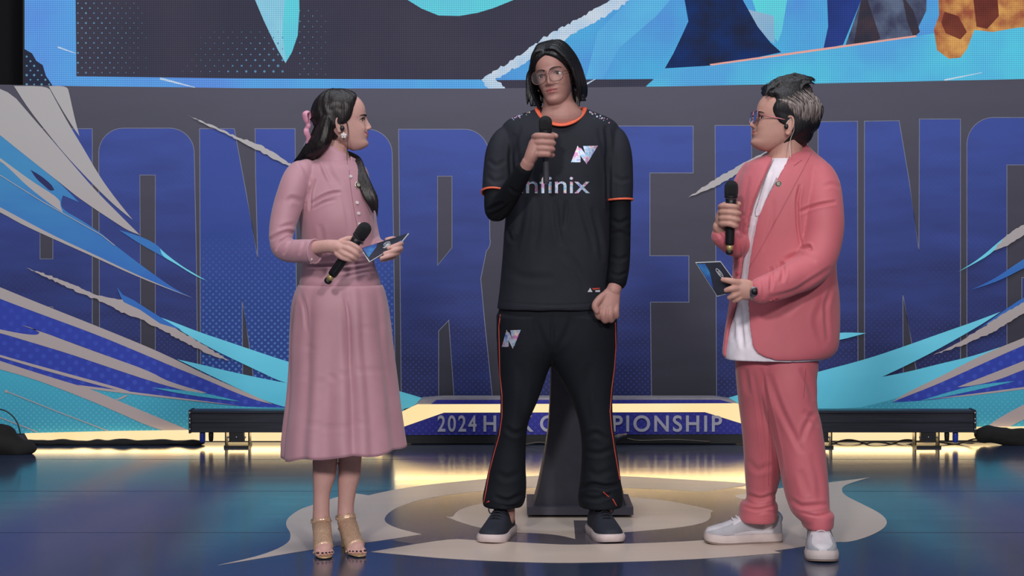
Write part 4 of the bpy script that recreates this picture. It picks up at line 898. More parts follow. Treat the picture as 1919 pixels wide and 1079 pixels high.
# skirt: open pleated shell
def skirt_fn(ring, t, py, c):
    k = np.clip((py-540)/320, 0, 1); ph = t+.12*math.sin(py*.01)
    f = (.55*np.sin(ph*9+.7)+.3*np.sin(ph*14+2.1)+.25*np.sin(ph*5+1.0))*.012*k**.8
    for a0, dpt, wdt in ((-1.35, .020, .10), (-2.15, .011, .13), (-2.75, .014, .10), (-.55, .010, .14), (-1.05, .008, .1)):
        dlt = (t-a0+math.pi) % (2*math.pi)-math.pi; f = f-dpt*np.exp(-(dlt/wdt)**2)*np.clip(k*3+.25, 0, 1)+.5*dpt*np.exp(-((dlt-.2)/.12)**2)*k
    d_ = ring-c; r = np.linalg.norm(d_[:, :2], axis=1)[:, None]; ring = ring+d_/np.maximum(r, 1e-6)*f[:, None]*np.array([1, 1, 0])
    ring[:, 2] += k**6*(.006*np.sin(t*3+.5)+.006*np.sin(t*8)+.026*np.cos(t)+.012*np.sin(t)) if py > 700 else 0
    return ring
sk = [(534, 560.8, 715, 6.885, .1205), (541, 557, 718.5, 6.885, .125), (550, 553, 721, 6.885, .128), (570, 548, 725, 6.885, .136), (600, 545, 729, 6.885, .145), (650, 542, 734, 6.885, .155), (700, 541, 740, 6.885, .165), (750, 538, 746, 6.885, .176), (800, 532, 752, 6.885, .187), (835, 529, 756, 6.885, .196), (843, 529, 757, 6.885, .198)]
s_out = Mesh(); rows_loft(s_out, sk, 220, 2.15, 6, caps=False, fn=skirt_fn)
sm = s_out.data('skirt'); so = bpy.data.objects.new('tmp', sm); COL.objects.link(so); md = so.modifiers.new('s', 'SOLIDIFY'); md.thickness = .003; md.offset = -1
sm2 = bpy.data.meshes.new_from_object(so.evaluated_get(bpy.context.evaluated_depsgraph_get())); bpy.data.objects.remove(so)
creases(sm2, [([(545, 700), (600, 712), (650, 700), (738, 690)], 3, .0025), ([(552, 655), (600, 650)], 3, .002), ([(560, 545), (572, 580), (575, 620)], 4, .004), ([(640, 545), (651, 580), (655, 640), (656, 700)], 3, .004), ([(652, 620), (690, 615), (728, 606)], 3.5, .002), ([(560, 790), (620, 800), (700, 790)], 4, .002)])
sk_o = obj('skirt', sm2, M_dress, wo); tr_ = s_out.v[0][:220]; obj('waist_seam', Mesh().tube(np.concatenate([tr_, tr_[:1]]), .0016, 6, round_ends=False), M_seam, sk_o)
# shoes
def glitter(name):
    m = mat(name, (226, 192, 166), .35, .3, c2=(186, 150, 124), scale=300); N = m.node_tree.nodes; L = m.node_tree.links; p = N['Principled BSDF']
    v = N.new('ShaderNodeTexVoronoi'); v.inputs['Scale'].default_value = 420; tc = N.new('ShaderNodeTexCoord'); L.new(tc.outputs['Object'], v.inputs['Vector'])
    b_ = N.new('ShaderNodeNormalMap'); r = N.new('ShaderNodeMapRange'); r.inputs[3].default_value = .15; r.inputs[4].default_value = .7
    sp = N.new('ShaderNodeSeparateColor'); L.new(v.outputs['Color'], sp.inputs[0]); L.new(sp.outputs[0], r.inputs[0]); L.new(r.outputs[0], p.inputs['Roughness'])
    bp = N.new('ShaderNodeBump'); bp.inputs['Strength'].default_value = .9; bp.inputs['Distance'].default_value = .003; L.new(sp.outputs[1], bp.inputs['Height']); L.new(bp.outputs[0], p.inputs['Normal'])
    return m
M_glit = glitter('shoe_glitter'); M_sole = mat('shoe_sole_gold', (190, 158, 122), .35, .4); M_nail = mat('nail_dark', (40, 26, 34), .2)
for i, (A, fw, sd) in enumerate(FEET):
    g = lambda f_, z_, s_=0: np.array([A[0], A[1], 0])+fw*f_+sd*s_+np.array([0, 0, z_])
    top = A[2]; u = Mesh(); u.tube([g(.004, top+.004), g(.014, top-.02), g(.041, .085), g(.076, .055), g(.106, .035), g(.126, .027)], [.0345, .0348, .0345, .0345, .036, .0355], 22, 26, .76, round_ends=False)
    sh = obj('shoe', u, M_glit, wo)
    obj('sole', Mesh().tube([g(-.03, .07), g(.03, .052), g(.08, .022), g(.12, .006), g(.18, .0055)], [.022, .024, .030, .035, .024], 16, 24, .16, up=(0, 0, 1)), M_sole, sh)
    obj('heel', Mesh().tube([g(-.03, .07), g(-.034, .03), g(-.034, .004)], [.018, .008, .0065], 12, 10), M_sole, sh)
    th = np.linspace(-1.9, 1.9, 18); obj('ankle_strap', Mesh().tube([g(-.002-.036*math.cos(q), top-.008+.006*math.cos(q), .036*math.sin(q)) for q in th], .0032, 8), M_glit, sh)
    obj('buckle', Mesh().box(g(.0, top-.016, 0)-np.array([.037, .004, 0]), g(.0, top-.002, 0)-np.array([.033, -.004, 0])), M_steel, sh, smooth=False)
    obj('toe_band', Mesh().tube([g(.128, .012, -.036), g(.132, .036, -.018), g(.134, .041, 0), g(.132, .036, .018), g(.128, .012, .036)], .0036, 8, 24), M_glit, sh)
    sg = 1 if i == 0 else -1
    for so_, ln, rr in ((-.021, .042, .0098), (-.006, .044, .0078), (.006, .040, .0073), (.017, .034, .0070), (.026, .027, .0068)):
        obj('toenail', Mesh().ellipsoid(g(.122+ln+rr*.25, .0155+rr*.35, so_*1.12*sg), (rr*.6, rr*.6, rr*.45), 10, 6), M_nail, sh)
# hair
M_hw = strand_mat('hair_dark_brown', (34, 27, 29), (20, 16, 18))
h = Mesh()
def woff(z, t):
    k = abs(math.sin(t/2)); return .009+.008*k*(z > .10)+.004*math.sin(t*17+z*60)*.4
hw.cap(h, [(.05, 118), (.085, 112), (.098, 92), (.108, 74), (.12, 66), (.14, 61), (.165, 55), (.185, 45), (.20, 30), (.212, 10), (.218, 0)], woff, z0=.055)
W = lambda *p: hw.w([p])[0]
random.seed(11)
for i in range(26):      # swept-back strands on both sides, gathered under the bow
    for sd in (-1, 1):
        z0 = .125+.09*i/26; an = math.radians(np.interp(z0, [.118, .14, .165, .185, .2, .215], [70, 64, 58, 46, 32, 12])+4)
        x, y, c = head_ring(z0, 360, .97, 1); j = int(math.degrees(an)) % 360; p0 = (sd*x[j]*1.05, y[j]*1.03, z0)
        zm = z0*.7+.16*.3+.012; p1 = (sd*.079*np.clip(1-(z0-.15)**2*60, .3, 1), .01, zm+.01); p2 = (sd*.055*np.clip(1.2-(z0-.12)*6, .25, 1), .085, .15+.3*(z0-.15)); p3 = (sd*.012, .118, .135)
        lock(h, [W(*p0), W(*p1), W(*p2), W(*p3)], [.004, .0075, .0085, .007], 7, 14, .6)
# hair falling behind the near shoulder
for i in range(34):
    u = i/33.0; q = random.uniform(-1, 1)
    x1, y1 = 596+24*u+q*2, 222+26*u*u+q*3; x2, y2 = 584+31*u+q*2, 258+10*u; x3, y3 = 565+36*u+q*2, 290-4*u
    Yn = 6.865-.06*math.sin(u*2.2)+q*.02
    lock(h, [at(x1+4, y1-8, Yn+.01), at(x1, y1+8, Yn), at(x2, y2, Yn-.005), at(x3, y3, Yn+.02), at(x3-12+4*u, y3+22, 6.97+q*.02), at(x3-10, y3+70, 7.02), at(x3-6, y3+105, 7.02)], [.007, .009, .010, .010, .010, .010, .004], 8, 24, .6)
# long lock over the far shoulder
for i in range(16):
    xo = random.uniform(-8, 8); yo = random.uniform(-10, 8)
    lock(h, [at(650+xo*.4, 285, 6.93), at(667+xo*.5, 296, 6.885), at(675+xo*.8, 322, 6.83), at(686+xo, 350, 6.80), at(697+xo, 376, 6.79), at(703+xo*.5, 398+yo, 6.80)], [.008, .011, .012, .012, .010, .003], 8, 22, .6)
hm = remesh(h, .0035, 1, .4); ho = obj('hair', hm, M_hw, wo, fix=False)
obj('loose_strand', Mesh().tube([W(-.0745, -.012, .128), W(-.0735, -.022, .10), W(-.0725, -.022, .06), at(650, 292, 6.79), at(651, 308, 6.775)], [.0022, .0018, .0014, .0011, .0007], 6, 26), M_hw, ho)
# bow, earring, in-ear monitor
M_bow = mat('bow_pink', (216, 152, 176), .5, c2=(200, 134, 160), scale=40)
bw = Mesh(); bw.tube([at(577, 236, 6.85), at(573, 225, 6.84), at(571, 214, 6.84), at(577, 209, 6.85), at(580, 218, 6.86), at(578, 234, 6.86)], [.006, .012, .013, .010, .010, .006], 12, 28, .45)
bw.tube([at(577, 236, 6.85), at(574, 246, 6.845), at(578, 258, 6.85), at(576, 268, 6.855)], [.007, .012, .010, .007], 12, 18, .4); bw.ellipsoid(at(578, 236, 6.85), (.011, .012, .013), 12, 8)
obj('hair_bow', remesh(bw, .003, 2), M_bow, wo, fix=False)
er = W(-.0725*.95-.008, -.004, .057); fl_ = Mesh()
for k_ in range(5):
    a_ = k_*2*math.pi/5+.3; fl_.ellipsoid(er+np.array([math.cos(a_)*.0068, -.003, math.sin(a_)*.0068]), (.0048, .003, .0048), 10, 6)
fl_.ellipsoid(er+np.array([0, -.006, 0]), (.004, .003, .004), 8, 6); obj('earring', fl_, M_pearl, wo)
obj('ear_monitor', Mesh().ellipsoid(W(-.0765, -.001, .086), (.0085, .006, .010), 14, 10).tube([W(-.079, .002, .094), W(-.078, .014, .116), W(-.07, .03, .11), W(-.06, .034, .085)], .0016, 6, 20), M_blk, wo)
microphone(at(690, 419, 6.60), at(612, 530, 6.66), 'black microphone slanting down in the hand of the woman in pink')
cue_card([at(677, 465, 6.70), at(764, 437, 6.76), at(751, 453, 6.66), at(693, 488, 6.60)], 'dark printed cue card held flat by the woman in pink', (.55, .45))

# ================================================================ shared: sneakers, glasses
def sneaker(base, fw, parent, m_up, m_sole, m_lace, m_panel=None, s=1.0, chunky=False, tongue=True):
    """low sneaker: base = point on the floor under the ankle, fw = toe direction"""
    fw = np.array([fw[0], fw[1], 0.]); fw /= np.linalg.norm(fw); sd = np.array([-fw[1], fw[0], 0]); B = np.array([base[0], base[1], 0.])
    g = lambda f, q, z: B+(fw*f+sd*q+np.array([0, 0, z]))*s
    F_ = np.array([-.088, -.08, -.06, -.03, .0, .03, .06, .09, .12, .15, .175, .192, .2]); HWD = np.array([.012, .026, .034, .037, .038, .039, .042, .046, .0485, .047, .039, .026, .01])
    sh_ = .034 if chunky else .027; HT = np.array([.07, .088, .094, .092, .094, .098, .09, .076, .064, .056, .05, .044, .036])+(.012 if chunky else .0)
    fs = np.linspace(-.088, .2, 40); hw_ = interp(F_, HWD, fs); ht = interp(F_, HT, fs)
    # sole
    out = [(f, h_+.005) for f, h_ in zip(fs, hw_)]+[(f, -h_-.005) for f, h_ in zip(fs[::-1], hw_[::-1])]
    toe = lambda f: .006*max(0, (f-.12)/.08)**2
    rings = [[g(f*1.0, q, toe(f)) for f, q in out], [g(f*1.02, q*1.05, sh_*.35+toe(f)) for f, q in out], [g(f*1.02, q*1.06, sh_*.7+toe(f)) for f, q in out], [g(f*1.0, q*.98, sh_+toe(f)) for f, q in out]]
    shoe = obj('shoe', shoe_upper(g, fs, hw_, ht, sh_), m_up, parent)
    sol = obj('sole', Mesh().loft(rings), m_sole, shoe, angle=50)
    if chunky: obj('outsole', Mesh().loft([[g(f*1.005, q*1.01, toe(f)-.0) for f, q in out], [g(f*1.012, q*1.035, .007+toe(f)) for f, q in out]]), M_outsole, shoe, angle=50)
    # laces across the throat
    for k in range(5):
        f = .032+k*.016; h_ = float(interp(F_, HT, np.array([f]))[0]); w_ = .021
        obj('lace', Mesh().tube([g(f, -w_, h_-.004), g(f+.004, 0, h_+.0055), g(f, w_, h_-.004)], .0036*s, 6, 10, .6), m_lace, shoe)
    for q in (-1, 1):
        obj('lace_loop', Mesh().tube([g(.03, 0, .104+(.012 if chunky else 0)), g(.045, q*.022, .112), g(.055, q*.036, .096), g(.05, q*.030, .082), g(.036, q*.010, .1)], .0022*s, 6, 22), m_lace, shoe)
    if tongue: obj('tongue', Mesh().tube([g(.045, 0, .088), g(.02, 0, .108), g(.004, 0, .124)], [.020*s, .022*s, .019*s], 12, 10, .25, up=tuple(fw*.6+np.array([0, 0, .8]))), m_up, shoe)
    if m_panel:
        sm_ = shoe.data; V = get_co(sm_)+ROOT[shoe.name]
        for q in (-1, 1):
            obj('side_panel', arch_patch(g, F_, HWD, HT, sh_, -.01, .105, .10, .62, q), m_panel, shoe)
            obj('heel_panel', arch_patch(g, F_, HWD, HT, sh_, -.085, -.045, .05, .7, q), m_panel, shoe)
        [obj('toe_guard', arch_patch(g, F_, HWD, HT, sh_, .105, .199, .06, .62, q), m_panel, shoe) for q in (-1, 1)]
    return shoe
def arch_pt(g, f, t, w_, h_, zs):    # t 0..1 from one sole edge over the top to the other
    a_ = math.pi*t; c, s_ = math.cos(a_), math.sin(a_); return g(f, w_*np.sign(c)*abs(c)**.75, zs-.006+(h_-zs+.006)*abs(s_)**.8)
def shoe_upper(g, fs, hw_, ht, zs):
    m = Mesh(); m.loft([[arch_pt(g, f, t, w_, h_, zs) for t in np.linspace(0, 1, 22)]+[g(f, 0, zs-.006)] for f, w_, h_ in zip(fs, hw_, ht)]); return m
def arch_patch(g, F_, HWD, HT, zs, f0, f1, t0, t1, side):
    m = Mesh(); rings = []
    for f in np.linspace(f0, f1, 10):
        w_ = float(interp(F_, HWD, np.array([f]))[0])+.0025; h_ = float(interp(F_, HT, np.array([f]))[0])+.0025
        if side == 0: ts = np.linspace(max(0, t0), min(1, t1), 18)
        else:
            u = (f-f0)/(f1-f0); lo, hi = t0*.6, t0+(t1-t0)*.5*(1-.45*u); ts = np.linspace(lo, hi, 8); ts = ts if side > 0 else 1-ts
        rings.append([arch_pt(g, f, t, w_, h_, zs) for t in ts])
    m.loft(rings, caps=False, closed=False); return m
def lens_mat(name, tint, gloss=.12, alpha=.12):
    m, N, L = new_mat(name); p = N['Principled BSDF']; out = N['Material Output']
    p.inputs['Base Color'].default_value = (*lin(tint), 1); p.inputs['Roughness'].default_value = .05
    tr = N.new('ShaderNodeBsdfTransparent'); mx = N.new('ShaderNodeMixShader'); mx.inputs[0].default_value = alpha
    L.new(tr.outputs[0], mx.inputs[1]); L.new(p.outputs[0], mx.inputs[2]); L.new(mx.outputs[0], out.inputs[0]); return m
def glasses(head, parent, m_frame, m_lens, rx=.0265, rz=.0245, r=.0013, y=-.114, zc=.109, sq=2.6, dx=.0335):
    t = obj('glasses', Mesh().tube(head.w([(-.009, y-.003, zc+.006), (0, y-.006, zc+.009), (.009, y-.003, zc+.006)]), r, 8, 12), m_frame, parent)
    th = np.linspace(0, 2*math.pi, 40, endpoint=False)
    for sd in (-1, 1):
        P = [(sd*dx+rx*np.sign(math.cos(a_))*abs(math.cos(a_))**(2/sq), y+.10*(abs(sd*dx+rx*math.cos(a_)))**1.6*1.4, zc+rz*np.sign(math.sin(a_))*abs(math.sin(a_))**(2/sq)) for a_ in th]
        obj('rim', Mesh().tube(head.w(P+[P[0]]), r, 8, round_ends=False), m_frame, t)
        W_ = head.w(P); nrm = head.Rn @ np.array([0, -1, 0]); obj('lens', Mesh().prism(W_+nrm*.0004, -nrm*.0012), m_lens, t, smooth=False)
        obj('temple', Mesh().tube(head.w([(sd*(dx+rx), y+.014, zc+.008), (sd*.0705*head.wide, y+.03, zc+.008), (sd*.0755*head.wide, -.02, zc+.009), (sd*.076*head.wide, .010, zc+.006), (sd*.074*head.wide, .026, zc-.012)]), r*1.15, 8, 24, 1.0), m_frame, t)
        obj('nose_pad', Mesh().ellipsoid(head.w([(sd*.0105, y+.006, zc-.004)])[0], (.002, .003, .004), 8, 6), m_lens, t)
    return t

# ================================================================ the tall man in black
mn = thing('person', (at(1045, 1010, 7.18)[0], 7.18, 0)); tag(mn, 'tall man with long black hair and glasses in a black jersey, in the centre', 'person')
M_jer = mat('jersey_black', (37, 39, 48), .7, c2=(33, 35, 44), scale=8, bump=.15, bscale=900, spec=.2); M_under = mat('undersleeve_black', (15, 18, 24), .75, bump=.15, bscale=900, spec=.2)
M_pant = mat('track_pants_black', (23, 27, 34), .75, c2=(20, 24, 31), scale=8, bump=.12, bscale=900, spec=.2); M_org = mat('orange_trim', (238, 106, 74), .5)
M_red = mat('piping_red', (206, 74, 62), .5)
def holo(name):
    m, N, L = new_mat(name); p = N['Principled BSDF']; p.inputs['Metallic'].default_value = .35; p.inputs['Roughness'].default_value = .45
    tc = N.new('ShaderNodeTexCoord'); n = N.new('ShaderNodeTexVoronoi'); n.feature = 'SMOOTH_F1'; n.inputs['Scale'].default_value = 70; L.new(tc.outputs['Object'], n.inputs['Vector'])
    sp = N.new('ShaderNodeSeparateColor'); L.new(n.outputs['Color'], sp.inputs[0]); r = N.new('ShaderNodeValToRGB'); r.color_ramp.interpolation = 'LINEAR'
    cs = [(0, (90, 120, 200)), (.2, (200, 206, 220)), (.4, (120, 170, 214)), (.55, (226, 214, 190)), (.7, (206, 120, 190)), (.85, (150, 150, 170)), (1, (240, 240, 244))]
    e = r.color_ramp.elements; e[0].color = (*lin(cs[0][1]), 1); e[1].color = (*lin(cs[-1][1]), 1)
    for q, c in cs[1:-1]: k = e.new(q); k.color = (*lin(c), 1)
    L.new(sp.outputs[0], r.inputs[0]); L.new(r.outputs[0], p.inputs['Base Color']); return m
M_holo = holo('holographic_foil')
hm_ = Head(1041, 147, 7.185, yaw=-16, pitch=-3, roll=-11, s=1.03, wide=.93, fem=.1, lips=1.15, open_mouth=.0025, nose=1.0, jaw=.86)
b = Mesh(); hm_.add_to(b)
limb(b, [(1045, 165, 7.20, 27), (1046, 185, 7.198, 28), (1048, 200, 7.19, 32), (1050, 211, 7.183, 39), (1051, 221, 7.18, 44), (1051, 231, 7.186, 34), (1051, 240, 7.2, 20)], 30, 40)
rows_loft(b, [(224, 1005, 1097, 7.21, .05), (250, 965, 1135, 7.2, .09), (350, 970, 1128, 7.2, .10), (480, 975, 1120, 7.2, .10), (560, 970, 1120, 7.2, .09), (610, 990, 1100, 7.2, .07)])
limb(b, [(965, 250, 7.2, 20), (932, 330, 7.13, 19), (929, 388, 7.08, 11), (958, 354, 7.0, 13), (982, 318, 6.93, 12), (990, 304, 6.918, 12.5)], 20, 50)
limb(b, [(1140, 250, 7.2, 20), (1160, 330, 7.18, 18), (1161, 400, 7.165, 15), (1160, 480, 7.13, 13.5), (1154, 532, 7.09, 13), (1149, 546, 7.075, 14)], 20, 50)
# hand with the microphone
limb(b, [(988, 306, 6.92, 13), (997, 290, 6.922, 18), (1004, 272, 6.93, 19), (1006, 262, 6.935, 15)], 20, flat=.75)
for k_, (y_, e_) in enumerate(((255, 1.0), (267, 1.02), (278.5, 1.0), (289, .9))):
    fingers(b, [[(1001, y_+2, 6.925, 6.2), (1005, y_, 6.905, 6.6), (1013, y_-.5, 6.895, 6.4), (1026, y_, 6.893, 6.0), (1036*e_+1036*(1-e_)-6*(1-e_)*10, y_+1.5, 6.91, 5.4), (1036, y_+2, 6.925, 4.8)]])
fingers(b, [[(1002, 262, 6.95, 7), (1015, 255, 6.968, 7), (1032, 253, 6.958, 6.2), (1042, 255, 6.94, 5.2)]])
# hanging fist
limb(b, [(1150, 545, 7.075, 14), (1143, 560, 7.065, 20), (1138, 577, 7.06, 23), (1138, 586, 7.065, 20)], 22, flat=.62, up=(0, 1, 0))
fingers(b, [[(1124, 573, 7.05, 7.5), (1120, 584, 7.04, 7.2), (1123, 593, 7.05, 6.6), (1130, 594, 7.075, 5.5)], [(1134, 578, 7.045, 7.5), (1131, 590, 7.036, 7.4), (1134, 600, 7.048, 6.8), (1140, 598, 7.075, 5.5)],
            [(1144, 577, 7.045, 7.4), (1143, 590, 7.036, 7.2), (1145, 599, 7.048, 6.6), (1148, 596, 7.075, 5.5)], [(1154, 572, 7.055, 6.8), (1154, 584, 7.046, 6.6), (1155, 592, 7.055, 6.0), (1154, 592, 7.075, 5)],
            [(1134, 552, 7.06, 7.5), (1122, 562, 7.04, 7.4), (1115, 574, 7.03, 6.8), (1119, 584, 7.028, 5.6)]])
for kx, ax in ((982, 948), (1104, 1130)):
    limb(b, [(1045+(kx-1045)*.8, 620, 7.2, 32), (kx, 690, 7.2, 29), (kx-(17 if kx < 1040 else -15), 790, 7.2, 19), (ax, 900, 7.21, 20), (ax, 950, 7.21, 17), (ax, 972, 7.19, 17)], 20, 50)
body = remesh(b, .003, 2, .4); set_tint(body, (172, 128, 119), hm_, (172, 98, 98)); obj('body', body, M_skin, mn, fix=False)
eyes(hm_, mn, .8, (-1, 1), (-.15, .1)); brows(hm_, mn, 1.9, .002)
glasses(hm_, mn, mat('frame_brown', (120, 84, 76), .3, .5), lens_mat('lens_clear', (225, 215, 220), alpha=.03), y=-.117, zc=.106)
# jersey
j_ = Mesh()
rows_loft(j_, [(204, 1004, 1098, 7.22, .045), (211, 984, 1116, 7.22, .066), (218, 964, 1136, 7.217, .08), (228, 948, 1152, 7.213, .095), (240, 940, 1160, 7.21, .107), (262, 938, 1162, 7.207, .12), (290, 942, 1157, 7.203, .128), (320, 945, 1150, 7.2, .134), (380, 948, 1146, 7.2, .138), (440, 945, 1145, 7.2, .138), (500, 940, 1145, 7.2, .140), (550, 935, 1144, 7.2, .142), (579, 931, 1143, 7.2, .145)], e=2.4)
limb(j_, [(964, 246, 7.2, 16), (948, 260, 7.19, 24), (939, 285, 7.17, 28.5), (934, 320, 7.145, 28), (930, 350, 7.12, 26.5), (928.5, 363, 7.109, 26)], 28, 40, ends=False)
limb(j_, [(1136, 246, 7.2, 16), (1150, 260, 7.195, 24), (1157, 290, 7.185, 27.5), (1160, 330, 7.175, 26.5), (1161.2, 376, 7.167, 25)], 28, 40, ends=False)
jm = remesh(j_, .005, 5, .5)
creases(jm, [([(965, 250), (958, 300), (962, 350)], 6, .006), ([(975, 235), (968, 270), (970, 310)], 5, .003), ([(1135, 235), (1140, 290), (1140, 350), (1142, 400)], 5, .008), ([(1120, 240), (1132, 280), (1137, 330)], 5, .003), ([(985, 370), (975, 420), (965, 470)], 7, .004), ([(1010, 372), (1008, 420), (1000, 470)], 7, .003),
    ([(1040, 375), (1045, 420), (1052, 460)], 6, .004), ([(1062, 375), (1060, 405), (1056, 430)], 5, .004), ([(1085, 372), (1100, 420), (1115, 470)], 7, .004), ([(1110, 390), (1122, 440), (1130, 490)], 6, .004), ([(950, 430), (960, 450), (968, 440)], 5, .005), ([(1060, 470), (1085, 510), (1100, 545)], 9, .003), ([(945, 500), (985, 520), (1040, 522)], 9, .002),
    ([(1150, 330), (1165, 338), (1182, 335)], 5, .002), ([(915, 300), (930, 310), (948, 300)], 5, .003), ([(912, 330), (928, 340), (946, 335)], 5, .003), ([(935, 566), (1040, 572), (1140, 566)], 2, .0015)])
ripple(jm, .002, 14, (1, 1, .5), 3)
jb = bvh_of(jm); jer = obj('jersey', jm, M_jer, mn, fix=False)
us = Mesh(); limb(us, [(931, 345, 7.12, 22), (928, 378, 7.095, 21), (930, 395, 7.08, 21), (944, 380, 7.04, 21), (960, 355, 6.99, 19.5), (974, 332, 6.955, 17.5), (983, 317, 6.933, 16)], 26, 46)
um = remesh(us, .004, 3); creases(um, [([(912, 395), (930, 385), (945, 380)], 4, .005), ([(918, 405), (935, 398), (950, 385)], 4, .004), ([(955, 350), (965, 360), (975, 362)], 4, .003), ([(928, 410), (945, 396), (955, 378)], 4, .003)]); obj('undersleeve', um, M_under, mn, fix=False)
us = Mesh(); limb(us, [(1161, 355, 7.17, 21), (1162, 400, 7.165, 20.5), (1162, 450, 7.15, 19.8), (1160, 500, 7.118, 19.5), (1156, 528, 7.094, 18.5)], 26, 40)
um = remesh(us, .004, 3); creases(um, [([(1145, 410), (1160, 418), (1180, 410)], 5, .003), ([(1145, 440), (1162, 436), (1180, 446)], 5, .003), ([(1143, 480), (1160, 486), (1178, 480)], 5, .003), ([(1143, 512), (1158, 516), (1176, 510)], 4, .003)]); obj('undersleeve', um, M_under, mn, fix=False)
obj('sleeve_band', hoop((928.6, 362, 7.110), (930, 350, 7.12), 26.2, .0042), M_org, mn); obj('sleeve_band', hoop((1161.2, 375, 7.167), (1160.5, 360, 7.17), 25.0, .0042), M_org, mn)
ph = np.linspace(0, 2*math.pi, 56, endpoint=False); cr = Mesh(); r0, r1 = [], []
ring_pts = []
for q in ph:
    fr = max(0, -math.sin(q)); x_ = 1051+(45-2*fr)*math.cos(q); y_ = 203+31*fr**1.2; Y_ = 7.2+.075*max(0, math.sin(q))-.112*fr
    ring_pts.append(at(x_, y_, Y_))
cr.tube(ring_pts+[ring_pts[0]], .0095, 10, None, .55, round_ends=False); obj('neck_band', cr, M_org, mn)
lg = lambda x0, x1, y0, y1, P_: [(x0+u*(x1-x0), y0+v*(y1-y0)) for u, v in P_]
LA = [(0, .86), (.25, .0), (.33, .22), (.17, .68), (.36, .74), (.35, .86)]; LD = [(.30, .10), (.38, .14), (.66, .66), (.585, .96), (.30, .42)]; LB = [(.45, .02), (1.0, .0), (.64, .84), (.60, .72), (.78, .22), (.57, .22)]
for P_ in (LA, LD, LB): patch('jersey_logo', lg(1070, 1120, 273, 309, P_), jb, .0015, M_holo, mn, grid=6)
drape_text('infinix', 974, 1105, 329, 362, jb, .002, M_holo, mn, 'jersey_lettering', offset=.004)
random.seed(8); sm_ = Mesh()
for k_ in range(30):
    u = random.random(); x_, y_ = ((960+32*u, 222-11*u) if k_ % 2 else (1104+36*u, 210+17*u)); x_ += random.uniform(-2, 2); y_ += random.uniform(-3, 3); w_ = random.uniform(1.6, 3.6)
    patch_mesh([(x_, y_), (x_+w_, y_-.6), (x_+w_*.9, y_+w_*.7), (x_+.3, y_+w_*.6)], jb, .0012, 0, 7, 0, sm_)
obj('shoulder_print', sm_, M_holo, mn, smooth=False)
patch('hem_mark', [(1101, 547), (1106, 539), (1110, 547)], jb, .001, M_card_edge, mn); patch('hem_mark', [(1109, 540), (1124, 539), (1124, 541), (1112, 543)], jb, .001, M_red, mn); patch('hem_mark', [(1115, 544), (1124, 543), (1124, 547), (1116, 547)], jb, .001, M_card_edge, mn)
# track pants
p_ = Mesh()
rows_loft(p_, [(566, 940, 1150, 7.2, .122), (600, 930, 1157, 7.2, .132), (630, 930, 1157, 7.2, .129), (655, 938, 1150, 7.2, .112), (672, 965, 1120, 7.2, .07)], e=2.4)
rows_loft(p_, [(590, 930, 1060, 7.2, .131), (640, 931, 1054, 7.2, .128), (665, 932, 1044, 7.2, .122), (690, 934, 1030, 7.2, .113), (720, 937, 1019, 7.2, .104), (755, 938, 1006, 7.2, .094), (790, 936, 991, 7.2, .086), (830, 927, 985, 7.21, .086), (870, 918, 984, 7.215, .092), (910, 909, 986, 7.22, .1), (936, 904, 984, 7.22, .107), (947, 905, 979, 7.22, .107)], e=2.2)
rows_loft(p_, [(590, 1012, 1157, 7.2, .131), (640, 1016, 1157, 7.2, .128), (665, 1024, 1155, 7.2, .122), (690, 1038, 1153, 7.2, .113), (720, 1056, 1150, 7.2, .104), (760, 1075, 1147, 7.2, .094), (800, 1086, 1150, 7.2, .088), (850, 1090, 1157, 7.21, .09), (900, 1087, 1163, 7.215, .097), (935, 1083, 1168, 7.22, .105), (949, 1086, 1166, 7.22, .106)], e=2.2)
pm = remesh(p_, .005, 5, .5)
creases(pm, [([(1034, 590), (1035, 640), (1034, 680)], 4, .003), ([(1000, 590), (1012, 630), (1030, 660)], 8, .003), ([(1075, 590), (1060, 630), (1042, 660)], 8, .003), ([(975, 680), (980, 740), (975, 800)], 9, .003), ([(1105, 680), (1098, 740), (1108, 800)], 9, .003), ([(945, 800), (965, 812), (984, 806)], 6, .004), ([(1094, 820), (1115, 812), (1140, 825)], 6, .005), ([(1096, 845), (1120, 850), (1150, 840)], 6, .004),
    ([(925, 930), (950, 938), (980, 925)], 5, .006), ([(935, 945), (960, 950), (980, 942)], 4, .004), ([(1084, 915), (1110, 908), (1135, 912), (1160, 908)], 5, .009), ([(1088, 930), (1115, 935), (1140, 930)], 5, .004), ([(930, 885), (950, 895), (975, 885)], 7, .003), ([(1100, 880), (1120, 890), (1150, 880)], 7, .003), ([(1130, 925), (1136, 930), (1146, 926)], 4, .006)])
ripple(pm, .0025, 11, (1, 1, .5), 7)
pb = bvh_of(pm); pants = obj('track_pants', pm, M_pant, mn, fix=False)
for P_ in ([(938, 590), (935, 612), (936, 660), (937, 700), (941, 740), (941, 780), (936, 815), (926, 850), (917, 885), (911, 920), (907, 940)], [(1153, 605), (1154, 650), (1151, 690), (1146, 730), (1143, 770), (1146, 805), (1152, 845), (1158, 880), (1161, 898)], [(1131, 922), (1140, 930), (1149, 936), (1155, 947)], [(904, 938), (910, 943), (916, 940)]):
    piping('side_piping', P_, pb, .0024, M_red, mn)
for P_ in (LA, LD, LB): patch('pants_logo', lg(941, 976, 618, 655, P_), pb, .0015, M_holo, mn, grid=6)
